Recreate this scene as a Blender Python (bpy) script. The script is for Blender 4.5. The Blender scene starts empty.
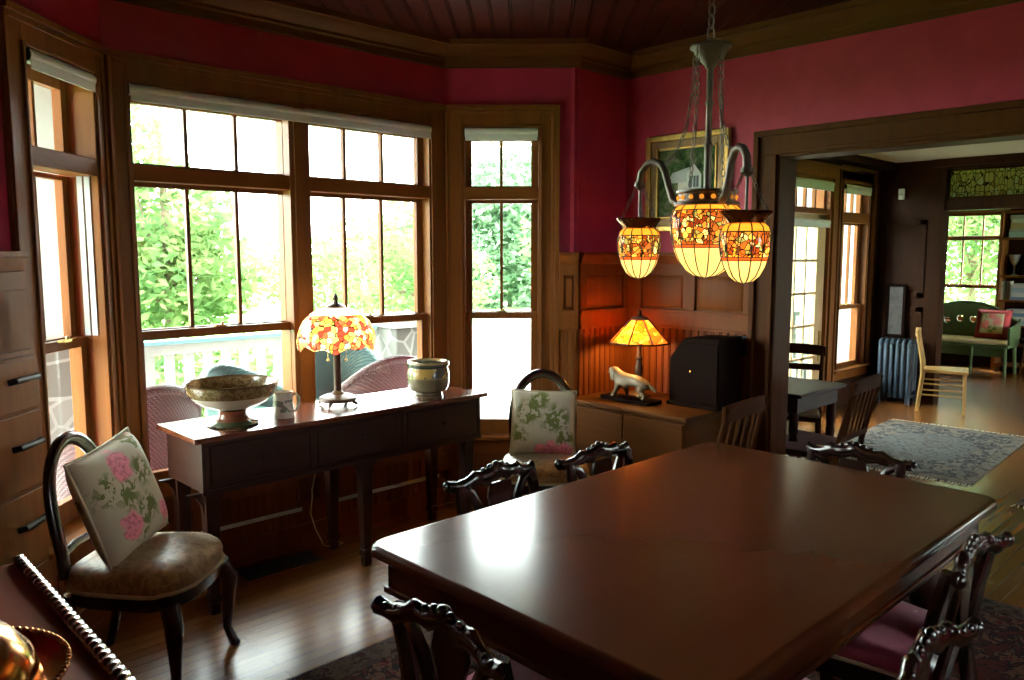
import bpy, math, random
from mathutils import Vector, Matrix
random.seed(7)
C = bpy.context.scene.collection
SC = bpy.context.scene
PI = math.pi

# ------------------------------------------------------------------ camera
cam_d = bpy.data.cameras.new('camera')
cam = bpy.data.objects.new('camera', cam_d); C.objects.link(cam)
cam_d.sensor_width = 36.0
cam_d.lens = 790.0 / 1024 * 36.0
cam_d.clip_start = 0.02; cam_d.clip_end = 200
VIEW_AZ = math.radians(46.177)            # angle from world X to the view direction
PITCH = math.radians(6.213)
cam.location = (0, 0, 1.55)
cam.rotation_euler = (PI/2 - PITCH, 0, VIEW_AZ - PI/2)
SC.camera = cam
# ------------------------------------------------------------------ world, sun, exposure
SC.view_settings.view_transform = 'Standard'
SC.view_settings.look = 'None'
SC.view_settings.exposure = 2.7
GLOBE_W = 0.14
LAMP_W = 1.5                              # watts of a table-lamp bulb at this exposure
SC.view_settings.gamma = 1.0
SC.view_settings.use_curve_mapping = False
SC.cycles.max_bounces = 10
SC.cycles.diffuse_bounces = 6
SC.cycles.transparent_max_bounces = 16
SC.cycles.use_denoising = True
SC.cycles.sample_clamp_indirect = 8.0
SC.cycles.caustics_reflective = False
SC.cycles.caustics_refractive = False
world = bpy.data.worlds.new('world'); SC.world = world
world.use_nodes = True
wn = world.node_tree.nodes; wl = world.node_tree.links
bg = wn['Background']
bg.inputs['Color'].default_value = (0.97, 0.98, 1.0, 1)
bg.inputs['Strength'].default_value = 6.0
sun_d = bpy.data.lights.new('sun', 'SUN'); sun = bpy.data.objects.new('sun', sun_d); C.objects.link(sun)
sun_d.energy = 3.6; sun_d.angle = math.radians(1.0); sun_d.color = (1.0, 0.95, 0.82)
sun.rotation_euler = Vector((-0.32, -0.42, -0.9)).to_track_quat('-Z', 'Y').to_euler()

# ------------------------------------------------------------------ materials
MATS = {}
def nodes(name):
    m = bpy.data.materials.new(name); m.use_nodes = True
    nt = m.node_tree
    return m, nt.nodes, nt.links, nt.nodes['Principled BSDF']
def setv(b, **kw):
    for k, v in kw.items():
        b.inputs[k.replace('_', ' ')].default_value = v
def coords(n, l, scale=(1, 1, 1), rot=(0, 0, 0)):
    tc = n.new('ShaderNodeTexCoord'); mp = n.new('ShaderNodeMapping')
    mp.inputs['Scale'].default_value = scale; mp.inputs['Rotation'].default_value = rot
    mp.inputs['Location'].default_value = (13.37, 17.73, 5.21)
    l.new(tc.outputs['Object'], mp.inputs['Vector'])
    return mp.outputs['Vector']
def ramp(n, l, src, stops):
    r = n.new('ShaderNodeValToRGB')
    e = r.color_ramp.elements
    while len(e) < len(stops): e.new(0.5)
    for el, (p, c) in zip(e, stops):
        el.position = p; el.color = (*c, 1) if len(c) == 3 else c
    l.new(src, r.inputs['Fac'])
    return r.outputs['Color']
def noise(n, l, vec, scale=5, detail=3, rough=0.5, dist=0.0):
    t = n.new('ShaderNodeTexNoise')
    t.inputs['Scale'].default_value = scale; t.inputs['Detail'].default_value = detail
    t.inputs['Roughness'].default_value = rough; t.inputs['Distortion'].default_value = dist
    l.new(vec, t.inputs['Vector'])
    return t.outputs['Fac']
def bump(n, l, b, h, strength=0.2, dist=0.01):
    bp = n.new('ShaderNodeBump'); bp.inputs['Strength'].default_value = strength
    bp.inputs['Distance'].default_value = dist
    l.new(h, bp.inputs['Height']); l.new(bp.outputs['Normal'], b.inputs['Normal'])
def plain(name, col, rough=0.5, metal=0.0, var=0.12, coat=0.0, nscale=18, spec=0.5):
    if name in MATS: return MATS[name]
    m, n, l, b = nodes(name)
    v = coords(n, l)
    f = noise(n, l, v, nscale, 3)
    lo = tuple(c * (1 - var) for c in col); hi = tuple(min(1, c * (1 + var)) for c in col)
    l.new(ramp(n, l, f, [(0.3, lo), (0.7, hi)]), b.inputs['Base Color'])
    setv(b, Roughness=rough, Metallic=metal, Coat_Weight=coat, Specular_IOR_Level=spec)
    MATS[name] = m
    return m
def wood(name, dark, light, rough=0.35, axis='z', scale=1.0, coat=0.0, spec=0.5, bmp=0.06, det=6):
    """streaky wood grain running along one axis"""
    m, n, l, b = nodes(name)
    s = {'x': (1.2, 22, 22), 'y': (22, 1.2, 22), 'z': (22, 22, 1.2), 'h': (2.0, 2.0, 26)}[axis]
    v = coords(n, l, tuple(k * scale for k in s))
    f = noise(n, l, v, 1.0, det, 0.6, 0.6)
    v2 = coords(n, l, (1.3, 1.3, 1.3))
    g = noise(n, l, v2, 1.5, 2)
    mx = n.new('ShaderNodeMix'); mx.data_type = 'FLOAT'
    mx.inputs['Factor'].default_value = 0.35
    l.new(f, mx.inputs['A']); l.new(g, mx.inputs['B'])
    l.new(ramp(n, l, mx.outputs['Result'], [(0.28, dark), (0.72, light)]), b.inputs['Base Color'])
    setv(b, Roughness=rough, Coat_Weight=coat, Coat_Roughness=0.12, Specular_IOR_Level=spec)
    if bmp: bump(n, l, b, f, bmp, 0.004)
    return m

OAK_V = wood('oak_vertical_grain', (0.15, 0.047, 0.009), (0.26, 0.092, 0.018), 0.45, 'z', spec=0.15)
OAK_H = wood('oak_level_grain', (0.15, 0.047, 0.009), (0.25, 0.09, 0.018), 0.5, 'h', spec=0.07)
OAK_WARM = wood('red_oak_panel', (0.135, 0.034, 0.007), (0.21, 0.06, 0.012), 0.48, 'z', spec=0.12)
CROWN = wood('oak_crown', (0.085, 0.029, 0.007), (0.14, 0.055, 0.013), 0.48, 'h', spec=0.12)
DARKOAK = wood('walnut_panelling', (0.020, 0.006, 0.002), (0.042, 0.014, 0.004), 0.55, 'z', spec=0.08)
CEILW = wood('ceiling_boards', (0.040, 0.007, 0.004), (0.066, 0.013, 0.006), 0.55, 'h', 0.6, spec=0.1)
MAHOG = wood('mahogany_table', (0.082, 0.0225, 0.0075), (0.096, 0.0270, 0.0088), 0.20, 'x', 0.45, spec=0.17, bmp=0, det=2)
MAHOG_D = wood('dark_mahogany', (0.022, 0.006, 0.003), (0.045, 0.013, 0.006), 0.42, 'h', 0.8, spec=0.2)
CHAIRW = wood('ebonised_chair_wood', (0.012, 0.006, 0.004), (0.03, 0.012, 0.008), 0.24, 'z', coat=0.3)
CHESTW = wood('honey_chest', (0.075, 0.023, 0.0035), (0.12, 0.041, 0.007), 0.5, 'h', spec=0.08)
BUFFW = wood('cherry_buffet', (0.33, 0.066, 0.018), (0.45, 0.095, 0.026), 0.5, 'y', 0.7, spec=0.12)
PINE = wood('yellow_pine', (0.34, 0.19, 0.05), (0.50, 0.30, 0.09), 0.42, 'z')
DOORW = wood('pale_fir_door', (0.50, 0.33, 0.15), (0.66, 0.46, 0.23), 0.4, 'z')
DARKBOX = wood('blackened_walnut', (0.006, 0.002, 0.0012), (0.012, 0.004, 0.002), 0.7, 'z', spec=0.04)
BROWNCH = wood('brown_slat_chair', (0.034, 0.011, 0.003), (0.06, 0.02, 0.006), 0.55, 'z', spec=0.03)
CASEW = wood('dark_oak_casing', (0.060, 0.017, 0.003), (0.105, 0.032, 0.006), 0.5, 'z', spec=0.08)

def wall_red():
    m, n, l, b = nodes('raspberry_wallpaper')
    v = coords(n, l)
    f = noise(n, l, v, 7, 6, 0.65, 0.4)
    l.new(ramp(n, l, f, [(0.3, (0.38, 0.018, 0.056)), (0.7, (0.48, 0.028, 0.076))]), b.inputs['Base Color'])
    setv(b, Roughness=0.55, Specular_IOR_Level=0.35)
    bump(n, l, b, f, 0.1, 0.004)
    return m
RED = wall_red()

def floor_mat():
    m, n, l, b = nodes('strip_oak_floor')
    v = coords(n, l, (1, 1, 1))
    br = n.new('ShaderNodeTexBrick')
    br.inputs['Scale'].default_value = 1.0
    br.inputs['Mortar Size'].default_value = 0.0012
    br.inputs['Brick Width'].default_value = 1.4; br.inputs['Row Height'].default_value = 0.06
    br.inputs['Color1'].default_value = (0.19, 0.068, 0.013, 1)
    br.inputs['Color2'].default_value = (0.24, 0.092, 0.019, 1)
    br.inputs['Mortar'].default_value = (0.07, 0.024, 0.008, 1)
    l.new(v, br.inputs['Vector'])
    v2 = coords(n, l, (2, 30, 1))
    f = noise(n, l, v2, 1.2, 5, 0.6, 0.4)
    mx = n.new('ShaderNodeMix'); mx.data_type = 'RGBA'; mx.blend_type = 'MULTIPLY'
    mx.inputs['Factor'].default_value = 0.55
    l.new(br.outputs['Color'], mx.inputs['A'])
    l.new(ramp(n, l, f, [(0.3, (0.62, 0.55, 0.5)), (0.7, (1, 1, 1))]), mx.inputs['B'])
    l.new(mx.outputs['Result'], b.inputs['Base Color'])
    setv(b, Roughness=0.26, Coat_Weight=0.08, Coat_Roughness=0.2)
    bump(n, l, b, f, 0.04, 0.003)
    return m
FLOOR = floor_mat()

def glass_mat(name, tint=(1, 1, 1), k=0.06):
    m, n, l, b = nodes(name); n.remove(b)
    out = n['Material Output']
    tr = n.new('ShaderNodeBsdfTransparent'); tr.inputs['Color'].default_value = (*tint, 1)
    gl = n.new('ShaderNodeBsdfGlossy'); gl.inputs['Roughness'].default_value = 0.03
    lw = n.new('ShaderNodeFresnel'); ge = n.new('ShaderNodeNewGeometry')
    io = n.new('ShaderNodeMath'); io.operation = 'MULTIPLY_ADD'; io.inputs[1].default_value = 1 / 1.4 - 1.4; io.inputs[2].default_value = 1.4
    l.new(ge.outputs['Backfacing'], io.inputs[0]); l.new(io.outputs[0], lw.inputs['IOR'])
    mx = n.new('ShaderNodeMixShader')
    l.new(lw.outputs['Fac'], mx.inputs['Fac']); l.new(tr.outputs[0], mx.inputs[1]); l.new(gl.outputs[0], mx.inputs[2])
    l.new(mx.outputs[0], out.inputs['Surface'])
    return m
GLASS = glass_mat('window_glass', (0.93, 0.99, 0.96))

def leaf_mat(name, c1, c2):
    m, n, l, b = nodes(name); n.remove(b)
    out = n['Material Output']
    v = coords(n, l)
    f = noise(n, l, v, 2.2, 3)
    col = ramp(n, l, f, [(0.3, c1), (0.7, c2)])
    df = n.new('ShaderNodeBsdfDiffuse'); tl = n.new('ShaderNodeBsdfTranslucent'); mx = n.new('ShaderNodeMixShader')
    mx.inputs['Fac'].default_value = 0.5
    l.new(col, df.inputs['Color']); l.new(col, tl.inputs['Color'])
    l.new(df.outputs[0], mx.inputs[1]); l.new(tl.outputs[0], mx.inputs[2]); l.new(mx.outputs[0], out.inputs['Surface'])
    return m
LEAF = leaf_mat('tree_leaves', (0.06, 0.135, 0.045), (0.18, 0.25, 0.085))
LEAF2 = leaf_mat('hedge_leaves', (0.08, 0.16, 0.085), (0.17, 0.27, 0.15))
BARK = plain('bark', (0.13, 0.09, 0.06), 0.9, var=0.4)

def wicker_mat(name, col):
    m, n, l, b = nodes(name)
    v = coords(n, l, (1, 1, 1))
    w = n.new('ShaderNodeTexWave'); w.bands_direction = 'Z'; w.inputs['Scale'].default_value = 30
    w2 = n.new('ShaderNodeTexWave'); w2.bands_direction = 'DIAGONAL'; w2.inputs['Scale'].default_value = 28
    l.new(v, w.inputs['Vector']); l.new(v, w2.inputs['Vector'])
    mt = n.new('ShaderNodeMath'); mt.operation = 'MULTIPLY'
    l.new(w.outputs['Fac'], mt.inputs[0]); l.new(w2.outputs['Fac'], mt.inputs[1])
    l.new(ramp(n, l, mt.outputs[0], [(0.05, tuple(c * 0.45 for c in col)), (0.5, col)]), b.inputs['Base Color'])
    setv(b, Roughness=0.6)
    bump(n, l, b, mt.outputs[0], 0.6, 0.01)
    return m
WICK_M = wicker_mat('mulberry_wicker', (0.085, 0.032, 0.03))
WICK_T = wicker_mat('teal_wicker', (0.04, 0.105, 0.095))

def floral(name, roses, leaves, base=(0.66, 0.60, 0.42), pink=(0.62, 0.16, 0.22), green=(0.20, 0.24, 0.07)):
    """cream cloth printed with roses and sprays at given (x, z) spots of the cushion"""
    m, n, l, b = nodes(name)
    tc = n.new('ShaderNodeTexCoord'); P = tc.outputs['Object']
    nz = n.new('ShaderNodeTexNoise'); nz.inputs['Scale'].default_value = 22; nz.inputs['Detail'].default_value = 3
    l.new(P, nz.inputs['Vector'])
    wv = n.new('ShaderNodeVectorMath'); wv.operation = 'MULTIPLY_ADD'
    wv.inputs[1].default_value = (0.07, 0.07, 0.07)
    l.new(nz.outputs['Color'], wv.inputs[0]); l.new(P, wv.inputs[2])
    sx = n.new('ShaderNodeSeparateXYZ'); l.new(wv.outputs[0], sx.inputs[0])
    cx = n.new('ShaderNodeCombineXYZ'); l.new(sx.outputs['X'], cx.inputs['X']); l.new(sx.outputs['Z'], cx.inputs['Z'])
    def mask(spots, edge):
        last = None
        for x, z, r in spots:
            d = n.new('ShaderNodeVectorMath'); d.operation = 'DISTANCE'
            l.new(cx.outputs[0], d.inputs[0]); d.inputs[1].default_value = (x + 0.035, 0, z + 0.035)
            s = n.new('ShaderNodeMapRange'); s.inputs['From Min'].default_value = r; s.inputs['From Max'].default_value = r * edge
            s.inputs['To Min'].default_value = 0; s.inputs['To Max'].default_value = 1
            l.new(d.outputs['Value'], s.inputs['Value'])
            if last is None: last = s.outputs[0]
            else:
                mm = n.new('ShaderNodeMath'); mm.operation = 'MAXIMUM'
                l.new(last, mm.inputs[0]); l.new(s.outputs[0], mm.inputs[1]); last = mm.outputs[0]
        return last
    def mixc(fac, a, bcol):
        mx = n.new('ShaderNodeMix'); mx.data_type = 'RGBA'
        l.new(fac, mx.inputs['Factor'])
        for sock, val in ((mx.inputs['A'], a), (mx.inputs['B'], bcol)):
            if isinstance(val, tuple): sock.default_value = (*val, 1)
            else: l.new(val, sock)
        return mx.outputs['Result']
    v = coords(n, l, (1, 1, 1))
    pet = n.new('ShaderNodeTexVoronoi'); pet.inputs['Scale'].default_value = 55; l.new(wv.outputs[0], pet.inputs['Vector'])
    petc = ramp(n, l, pet.outputs['Distance'], [(0.1, pink), (0.6, tuple(min(1, c * 1.5 + 0.12) for c in pink))])
    wave = n.new('ShaderNodeTexNoise'); wave.inputs['Scale'].default_value = 34; l.new(wv.outputs[0], wave.inputs['Vector'])
    gate = n.new('ShaderNodeMath'); gate.operation = 'GREATER_THAN'; gate.inputs[1].default_value = 0.47
    l.new(wave.outputs['Fac'], gate.inputs[0])
    lf = n.new('ShaderNodeMath'); lf.operation = 'MULTIPLY'
    l.new(mask(leaves, 0.6), lf.inputs[0]); l.new(gate.outputs[0], lf.inputs[1])
    c1 = mixc(lf.outputs[0], base, green)
    c2 = mixc(mask(roses, 0.75), c1, petc)
    l.new(c2, b.inputs['Base Color'])
    setv(b, Roughness=0.75, Specular_IOR_Level=0.25)
    return m
FLORAL_A = floral('rose_print_a', [(0.03, 0.12, 0.065), (-0.13, -0.12, 0.05), (0.09, -0.09, 0.06), (-0.15, -0.21, 0.03)],
                  [(-0.07, 0.06, 0.07), (0.06, 0.02, 0.07), (-0.02, -0.07, 0.07), (0.13, 0.06, 0.07), (-0.13, 0.17, 0.05), (0.05, -0.12, 0.06)])
FLORAL_B = floral('rose_print_b', [(-0.05, -0.16, 0.06), (-0.12, -0.15, 0.045), (0.02, -0.15, 0.03)],
                  [(-0.06, 0.02, 0.09), (0.08, 0.05, 0.08), (0.14, -0.06, 0.06), (-0.12, -0.09, 0.06), (0.02, 0.12, 0.06)],
                  base=(0.62, 0.58, 0.44))
FLORAL_R = floral('garden_print', [(-0.06, 0.03, 0.06), (0.07, -0.02, 0.06), (0.0, 0.1, 0.05)], [(0.0, -0.08, 0.07), (0.1, 0.08, 0.06)],
                  base=(0.75, 0.6, 0.35), pink=(0.7, 0.15, 0.12), green=(0.25, 0.35, 0.1))
def damask():
    m, n, l, b = nodes('gold_damask')
    v = coords(n, l)
    f = noise(n, l, v, 26, 4, 0.6, 1.5)
    l.new(ramp(n, l, f, [(0.42, (0.26, 0.155, 0.05)), (0.55, (0.45, 0.30, 0.115))]), b.inputs['Base Color'])
    setv(b, Roughness=0.42, Sheen_Weight=0.3)
    return m
DAMASK = damask()
def pinkcloth():
    m, n, l, b = nodes('pink_brocade')
    v = coords(n, l)
    vo = n.new('ShaderNodeTexVoronoi'); vo.inputs['Scale'].default_value = 14; l.new(v, vo.inputs['Vector'])
    l.new(ramp(n, l, vo.outputs['Distance'], [(0.07, (0.80, 0.42, 0.48)), (0.12, (0.62, 0.155, 0.25)), (0.9, (0.56, 0.13, 0.22))]), b.inputs['Base Color'])
    setv(b, Roughness=0.7, Sheen_Weight=0.3)
    return m
PINK = pinkcloth()
CREAM = plain('cream_piping', (0.55, 0.50, 0.33), 0.7)
WHITE = plain('white_paint', (0.75, 0.77, 0.76), 0.45, var=0.04)
BLINDM = plain('white_blind_cloth', (0.70, 0.70, 0.68), 0.6, var=0.03)
BRASS = plain('antique_brass', (0.55, 0.38, 0.13), 0.3, 1.0, 0.15)
IRON = plain('black_iron', (0.02, 0.018, 0.016), 0.4, 0.6, 0.2)
BRONZE = plain('grey_bronze', (0.20, 0.15, 0.12), 0.45, 0.35, 0.2)
LAMPBR = plain('brown_lamp_bronze', (0.075, 0.038, 0.022), 0.4, 0.3, 0.2)
LEADM = plain('lead_came', (0.03, 0.02, 0.012), 0.5, 0.4)
SILVER = plain('silver', (0.85, 0.9, 0.9), 0.27, 1.0, 0.08)
COPPER = plain('copper', (0.62, 0.30, 0.10), 0.16, 1.0, 0.12)
ALU = plain('aluminium_strip', (0.62, 0.64, 0.62), 0.3, 0.6, 0.05)
STONE_PALE = plain('concrete', (0.26, 0.26, 0.24), 0.9, var=0.1)
GRAVEL = plain('pale_drive', (0.62, 0.60, 0.54), 0.9, var=0.12, nscale=3)
GRASS = plain('lawn', (0.16, 0.30, 0.07), 0.9, var=0.3, nscale=3)
PLASTER = plain('cream_ceiling_paint', (0.50, 0.45, 0.34), 0.8, var=0.05)

def stone_mat():
    m, n, l, b = nodes('fieldstone')
    v = coords(n, l)
    vo = n.new('ShaderNodeTexVoronoi'); vo.feature = 'DISTANCE_TO_EDGE'; vo.inputs['Scale'].default_value = 4.2
    vc = n.new('ShaderNodeTexVoronoi'); vc.inputs['Scale'].default_value = 4.2
    l.new(v, vo.inputs['Vector']); l.new(v, vc.inputs['Vector'])
    bw = n.new('ShaderNodeRGBToBW'); l.new(vc.outputs['Color'], bw.inputs['Color'])
    st = ramp(n, l, bw.outputs['Val'], [(0.2, (0.075, 0.07, 0.062)), (0.8, (0.16, 0.155, 0.14))])
    ed = n.new('ShaderNodeMath'); ed.operation = 'LESS_THAN'; ed.inputs[1].default_value = 0.045
    l.new(vo.outputs['Distance'], ed.inputs[0])
    mx = n.new('ShaderNodeMix'); mx.data_type = 'RGBA'
    l.new(ed.outputs[0], mx.inputs['Factor']); l.new(st, mx.inputs['A']); mx.inputs['B'].default_value = (0.20, 0.195, 0.18, 1)
    l.new(mx.outputs['Result'], b.inputs['Base Color']); setv(b, Roughness=0.9)
    return m
STONE = stone_mat()

def rug_mat(name, cols, scale=9):
    m, n, l, b = nodes(name)
    v = coords(n, l)
    vo = n.new('ShaderNodeTexVoronoi'); vo.inputs['Scale'].default_value = scale; l.new(v, vo.inputs['Vector'])
    f = noise(n, l, v, scale * 2.2, 4, 0.6, 1.2)
    mt = n.new('ShaderNodeMath'); mt.operation = 'MULTIPLY_ADD'; mt.inputs[1].default_value = 0.45
    l.new(vo.outputs['Distance'], mt.inputs[0]); l.new(f, mt.inputs[2])
    st = [(0.38 + 0.42 * i / (len(cols) - 1), c) for i, c in enumerate(cols)]
    r = ramp(n, l, mt.outputs[0], st)
    r.node.color_ramp.interpolation = 'CONSTANT'
    l.new(r, b.inputs['Base Color'])
    setv(b, Roughness=0.95, Specular_IOR_Level=0.1)
    bump(n, l, b, f, 0.4, 0.01)
    return m
RUG_F = rug_mat('red_persian_field', [(0.045, 0.013, 0.013), (0.10, 0.02, 0.022), (0.13, 0.07, 0.045), (0.02, 0.017, 0.022), (0.08, 0.022, 0.02)])
RUG_B = rug_mat('dark_persian_border', [(0.02, 0.013, 0.016), (0.06, 0.036, 0.03), (0.085, 0.06, 0.045), (0.035, 0.014, 0.014)])
RUG_G = rug_mat('grey_persian_field', [(0.105, 0.105, 0.10), (0.19, 0.18, 0.155), (0.055, 0.058, 0.065), (0.20, 0.17, 0.14)], 7)
RUG_GB = rug_mat('grey_persian_border', [(0.13, 0.105, 0.09), (0.19, 0.165, 0.135), (0.08, 0.07, 0.07)], 11)
RUG_GM = rug_mat('grey_persian_medallion', [(0.06, 0.07, 0.08), (0.15, 0.155, 0.15), (0.11, 0.10, 0.09)], 13)

GLOW = 0.165
def lit_glass(name, col, strength, scale=0, cols=None, lead=0.012, trans=0.6):
    """stained glass with a bulb behind it: the glass itself glows"""
    m, n, l, b = nodes(name); n.remove(b)
    out = n['Material Output']
    v = coords(n, l)
    if scale:
        vc = n.new('ShaderNodeTexVoronoi'); vc.inputs['Scale'].default_value = scale; l.new(v, vc.inputs['Vector'])
        ve = n.new('ShaderNodeTexVoronoi'); ve.feature = 'DISTANCE_TO_EDGE'; ve.inputs['Scale'].default_value = scale; l.new(v, ve.inputs['Vector'])
        sp = n.new('ShaderNodeSeparateColor'); l.new(vc.outputs['Color'], sp.inputs[0])
        k = len(cols)
        c = ramp(n, l, sp.outputs[0], [(i / k, q) for i, q in enumerate(cols)])
        c.node.color_ramp.interpolation = 'CONSTANT'
        gt = n.new('ShaderNodeMath'); gt.operation = 'GREATER_THAN'; gt.inputs[1].default_value = lead * scale
        l.new(ve.outputs['Distance'], gt.inputs[0])
        mx = n.new('ShaderNodeMix'); mx.data_type = 'RGBA'; l.new(gt.outputs[0], mx.inputs['Factor'])
        mx.inputs['A'].default_value = (0.02, 0.008, 0.003, 1); l.new(c, mx.inputs['B'])
        c = mx.outputs['Result']
    else:
        f = noise(n, l, v, 14, 3)
        c = ramp(n, l, f, [(0.3, tuple(q * 0.8 for q in col)), (0.7, col)])
    em = n.new('ShaderNodeEmission'); em.inputs['Strength'].default_value = strength * GLOW; l.new(c, em.inputs['Color'])
    tl = n.new('ShaderNodeBsdfTranslucent'); l.new(c, tl.inputs['Color'])
    gl = n.new('ShaderNodeBsdfGlossy'); gl.inputs['Roughness'].default_value = 0.15
    m1 = n.new('ShaderNodeMixShader'); m1.inputs['Fac'].default_value = 0.06
    l.new(tl.outputs[0], m1.inputs[1]); l.new(gl.outputs[0], m1.inputs[2])
    ad = n.new('ShaderNodeAddShader'); l.new(m1.outputs[0], ad.inputs[0]); l.new(em.outputs[0], ad.inputs[1])
    l.new(ad.outputs[0], out.inputs['Surface'])
    return m
SG_AMBER = lit_glass('amber_glass', (1.0, 0.40, 0.04), 0.7)
SG_PALE = lit_glass('pale_glass', (1.0, 0.72, 0.27), 0.62)
SG_RUST = lit_glass('rust_glass', (0.55, 0.10, 0.02), 0.5)
SG_BAND = lit_glass('jewel_glass', None, 0.55, 70, [(0.9, 0.40, 0.05), (0.35, 0.10, 0.02), (1.0, 0.8, 0.35), (0.45, 0.30, 0.05), (0.85, 0.25, 0.04), (0.30, 0.33, 0.10), (0.95, 0.6, 0.12), (0.28, 0.05, 0.01), (0.5, 0.12, 0.02)], 0.0009)
SG_FLOWER = lit_glass('flower_glass', None, 0.8, 40, [(0.95, 0.85, 0.45), (0.9, 0.18, 0.08), (1.0, 0.75, 0.2), (0.55, 0.65, 0.12), (1.0, 0.92, 0.7), (0.9, 0.35, 0.08), (0.85, 0.78, 0.25), (0.75, 0.08, 0.05)], 0.0012)
SG_WHITE = lit_glass('cream_glass', (1.0, 0.93, 0.75), 1.3)
SG_MICA = lit_glass('mica_glass', None, 0.75, 26, [(1.0, 0.40, 0.04), (0.95, 0.55, 0.08), (0.8, 0.25, 0.02), (1.0, 0.62, 0.15)], 0.0008)
def lead_window():
    m, n, l, b = nodes('leaded_window_glass'); n.remove(b)
    out = n['Material Output']
    v = coords(n, l, (26, 26, 15))
    vc = n.new('ShaderNodeTexVoronoi'); l.new(v, vc.inputs['Vector']); vc.inputs['Scale'].default_value = 1
    ve = n.new('ShaderNodeTexVoronoi'); ve.feature = 'DISTANCE_TO_EDGE'; l.new(v, ve.inputs['Vector']); ve.inputs['Scale'].default_value = 1
    sp = n.new('ShaderNodeSeparateColor'); l.new(vc.outputs['Color'], sp.inputs[0])
    c = ramp(n, l, sp.outputs[0], [(0.0, (0.95, 0.84, 0.48)), (0.4, (0.85, 0.75, 0.42)), (0.62, (0.96, 0.96, 0.68)), (0.8, (0.6, 0.42, 0.2)), (0.9, (0.95, 0.97, 0.85))])
    c.node.color_ramp.interpolation = 'CONSTANT'
    gt = n.new('ShaderNodeMath'); gt.operation = 'GREATER_THAN'; gt.inputs[1].default_value = 0.05
    l.new(ve.outputs['Distance'], gt.inputs[0])
    mx = n.new('ShaderNodeMix'); mx.data_type = 'RGBA'; l.new(gt.outputs[0], mx.inputs['Factor'])
    mx.inputs['A'].default_value = (0.03, 0.02, 0.01, 1); l.new(c, mx.inputs['B'])
    tl = n.new('ShaderNodeBsdfTranslucent'); tp = n.new('ShaderNodeBsdfTransparent')
    l.new(mx.outputs['Result'], tl.inputs['Color']); l.new(mx.outputs['Result'], tp.inputs['Color'])
    ms = n.new('ShaderNodeMixShader'); ms.inputs['Fac'].default_value = 0.72
    l.new(tl.outputs[0], ms.inputs[1]); l.new(tp.outputs[0], ms.inputs[2]); l.new(ms.outputs[0], out.inputs['Surface'])
    return m
LEADWIN = lead_window()
def zband(name, stops, rough=0.25, blot=None):
    """glazed pottery: bands of glaze up the height, with mottled printed ornament"""
    m, n, l, b = nodes(name)
    tc = n.new('ShaderNodeTexCoord'); sx = n.new('ShaderNodeSeparateXYZ'); l.new(tc.outputs['Object'], sx.inputs[0])
    r = ramp(n, l, sx.outputs['Z'], stops); r.node.color_ramp.interpolation = 'CONSTANT'
    c = r
    if blot:
        lo, hi, col, sc = blot
        f = noise(n, l, tc.outputs['Object'], sc, 3, 0.6, 0.8)
        g = n.new('ShaderNodeMath'); g.operation = 'GREATER_THAN'; g.inputs[1].default_value = 0.5; l.new(f, g.inputs[0])
        a = n.new('ShaderNodeMath'); a.operation = 'GREATER_THAN'; a.inputs[1].default_value = lo; l.new(sx.outputs['Z'], a.inputs[0])
        d = n.new('ShaderNodeMath'); d.operation = 'LESS_THAN'; d.inputs[1].default_value = hi; l.new(sx.outputs['Z'], d.inputs[0])
        p = n.new('ShaderNodeMath'); p.operation = 'MULTIPLY'; l.new(a.outputs[0], p.inputs[0]); l.new(d.outputs[0], p.inputs[1])
        q = n.new('ShaderNodeMath'); q.operation = 'MULTIPLY'; l.new(p.outputs[0], q.inputs[0]); l.new(g.outputs[0], q.inputs[1])
        mx = n.new('ShaderNodeMix'); mx.data_type = 'RGBA'; l.new(q.outputs[0], mx.inputs['Factor'])
        l.new(r, mx.inputs['A']); mx.inputs['B'].default_value = (*col, 1); c = mx.outputs['Result']
    l.new(c, b.inputs['Base Color']); setv(b, Roughness=rough, Coat_Weight=0.3)
    return m

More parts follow.
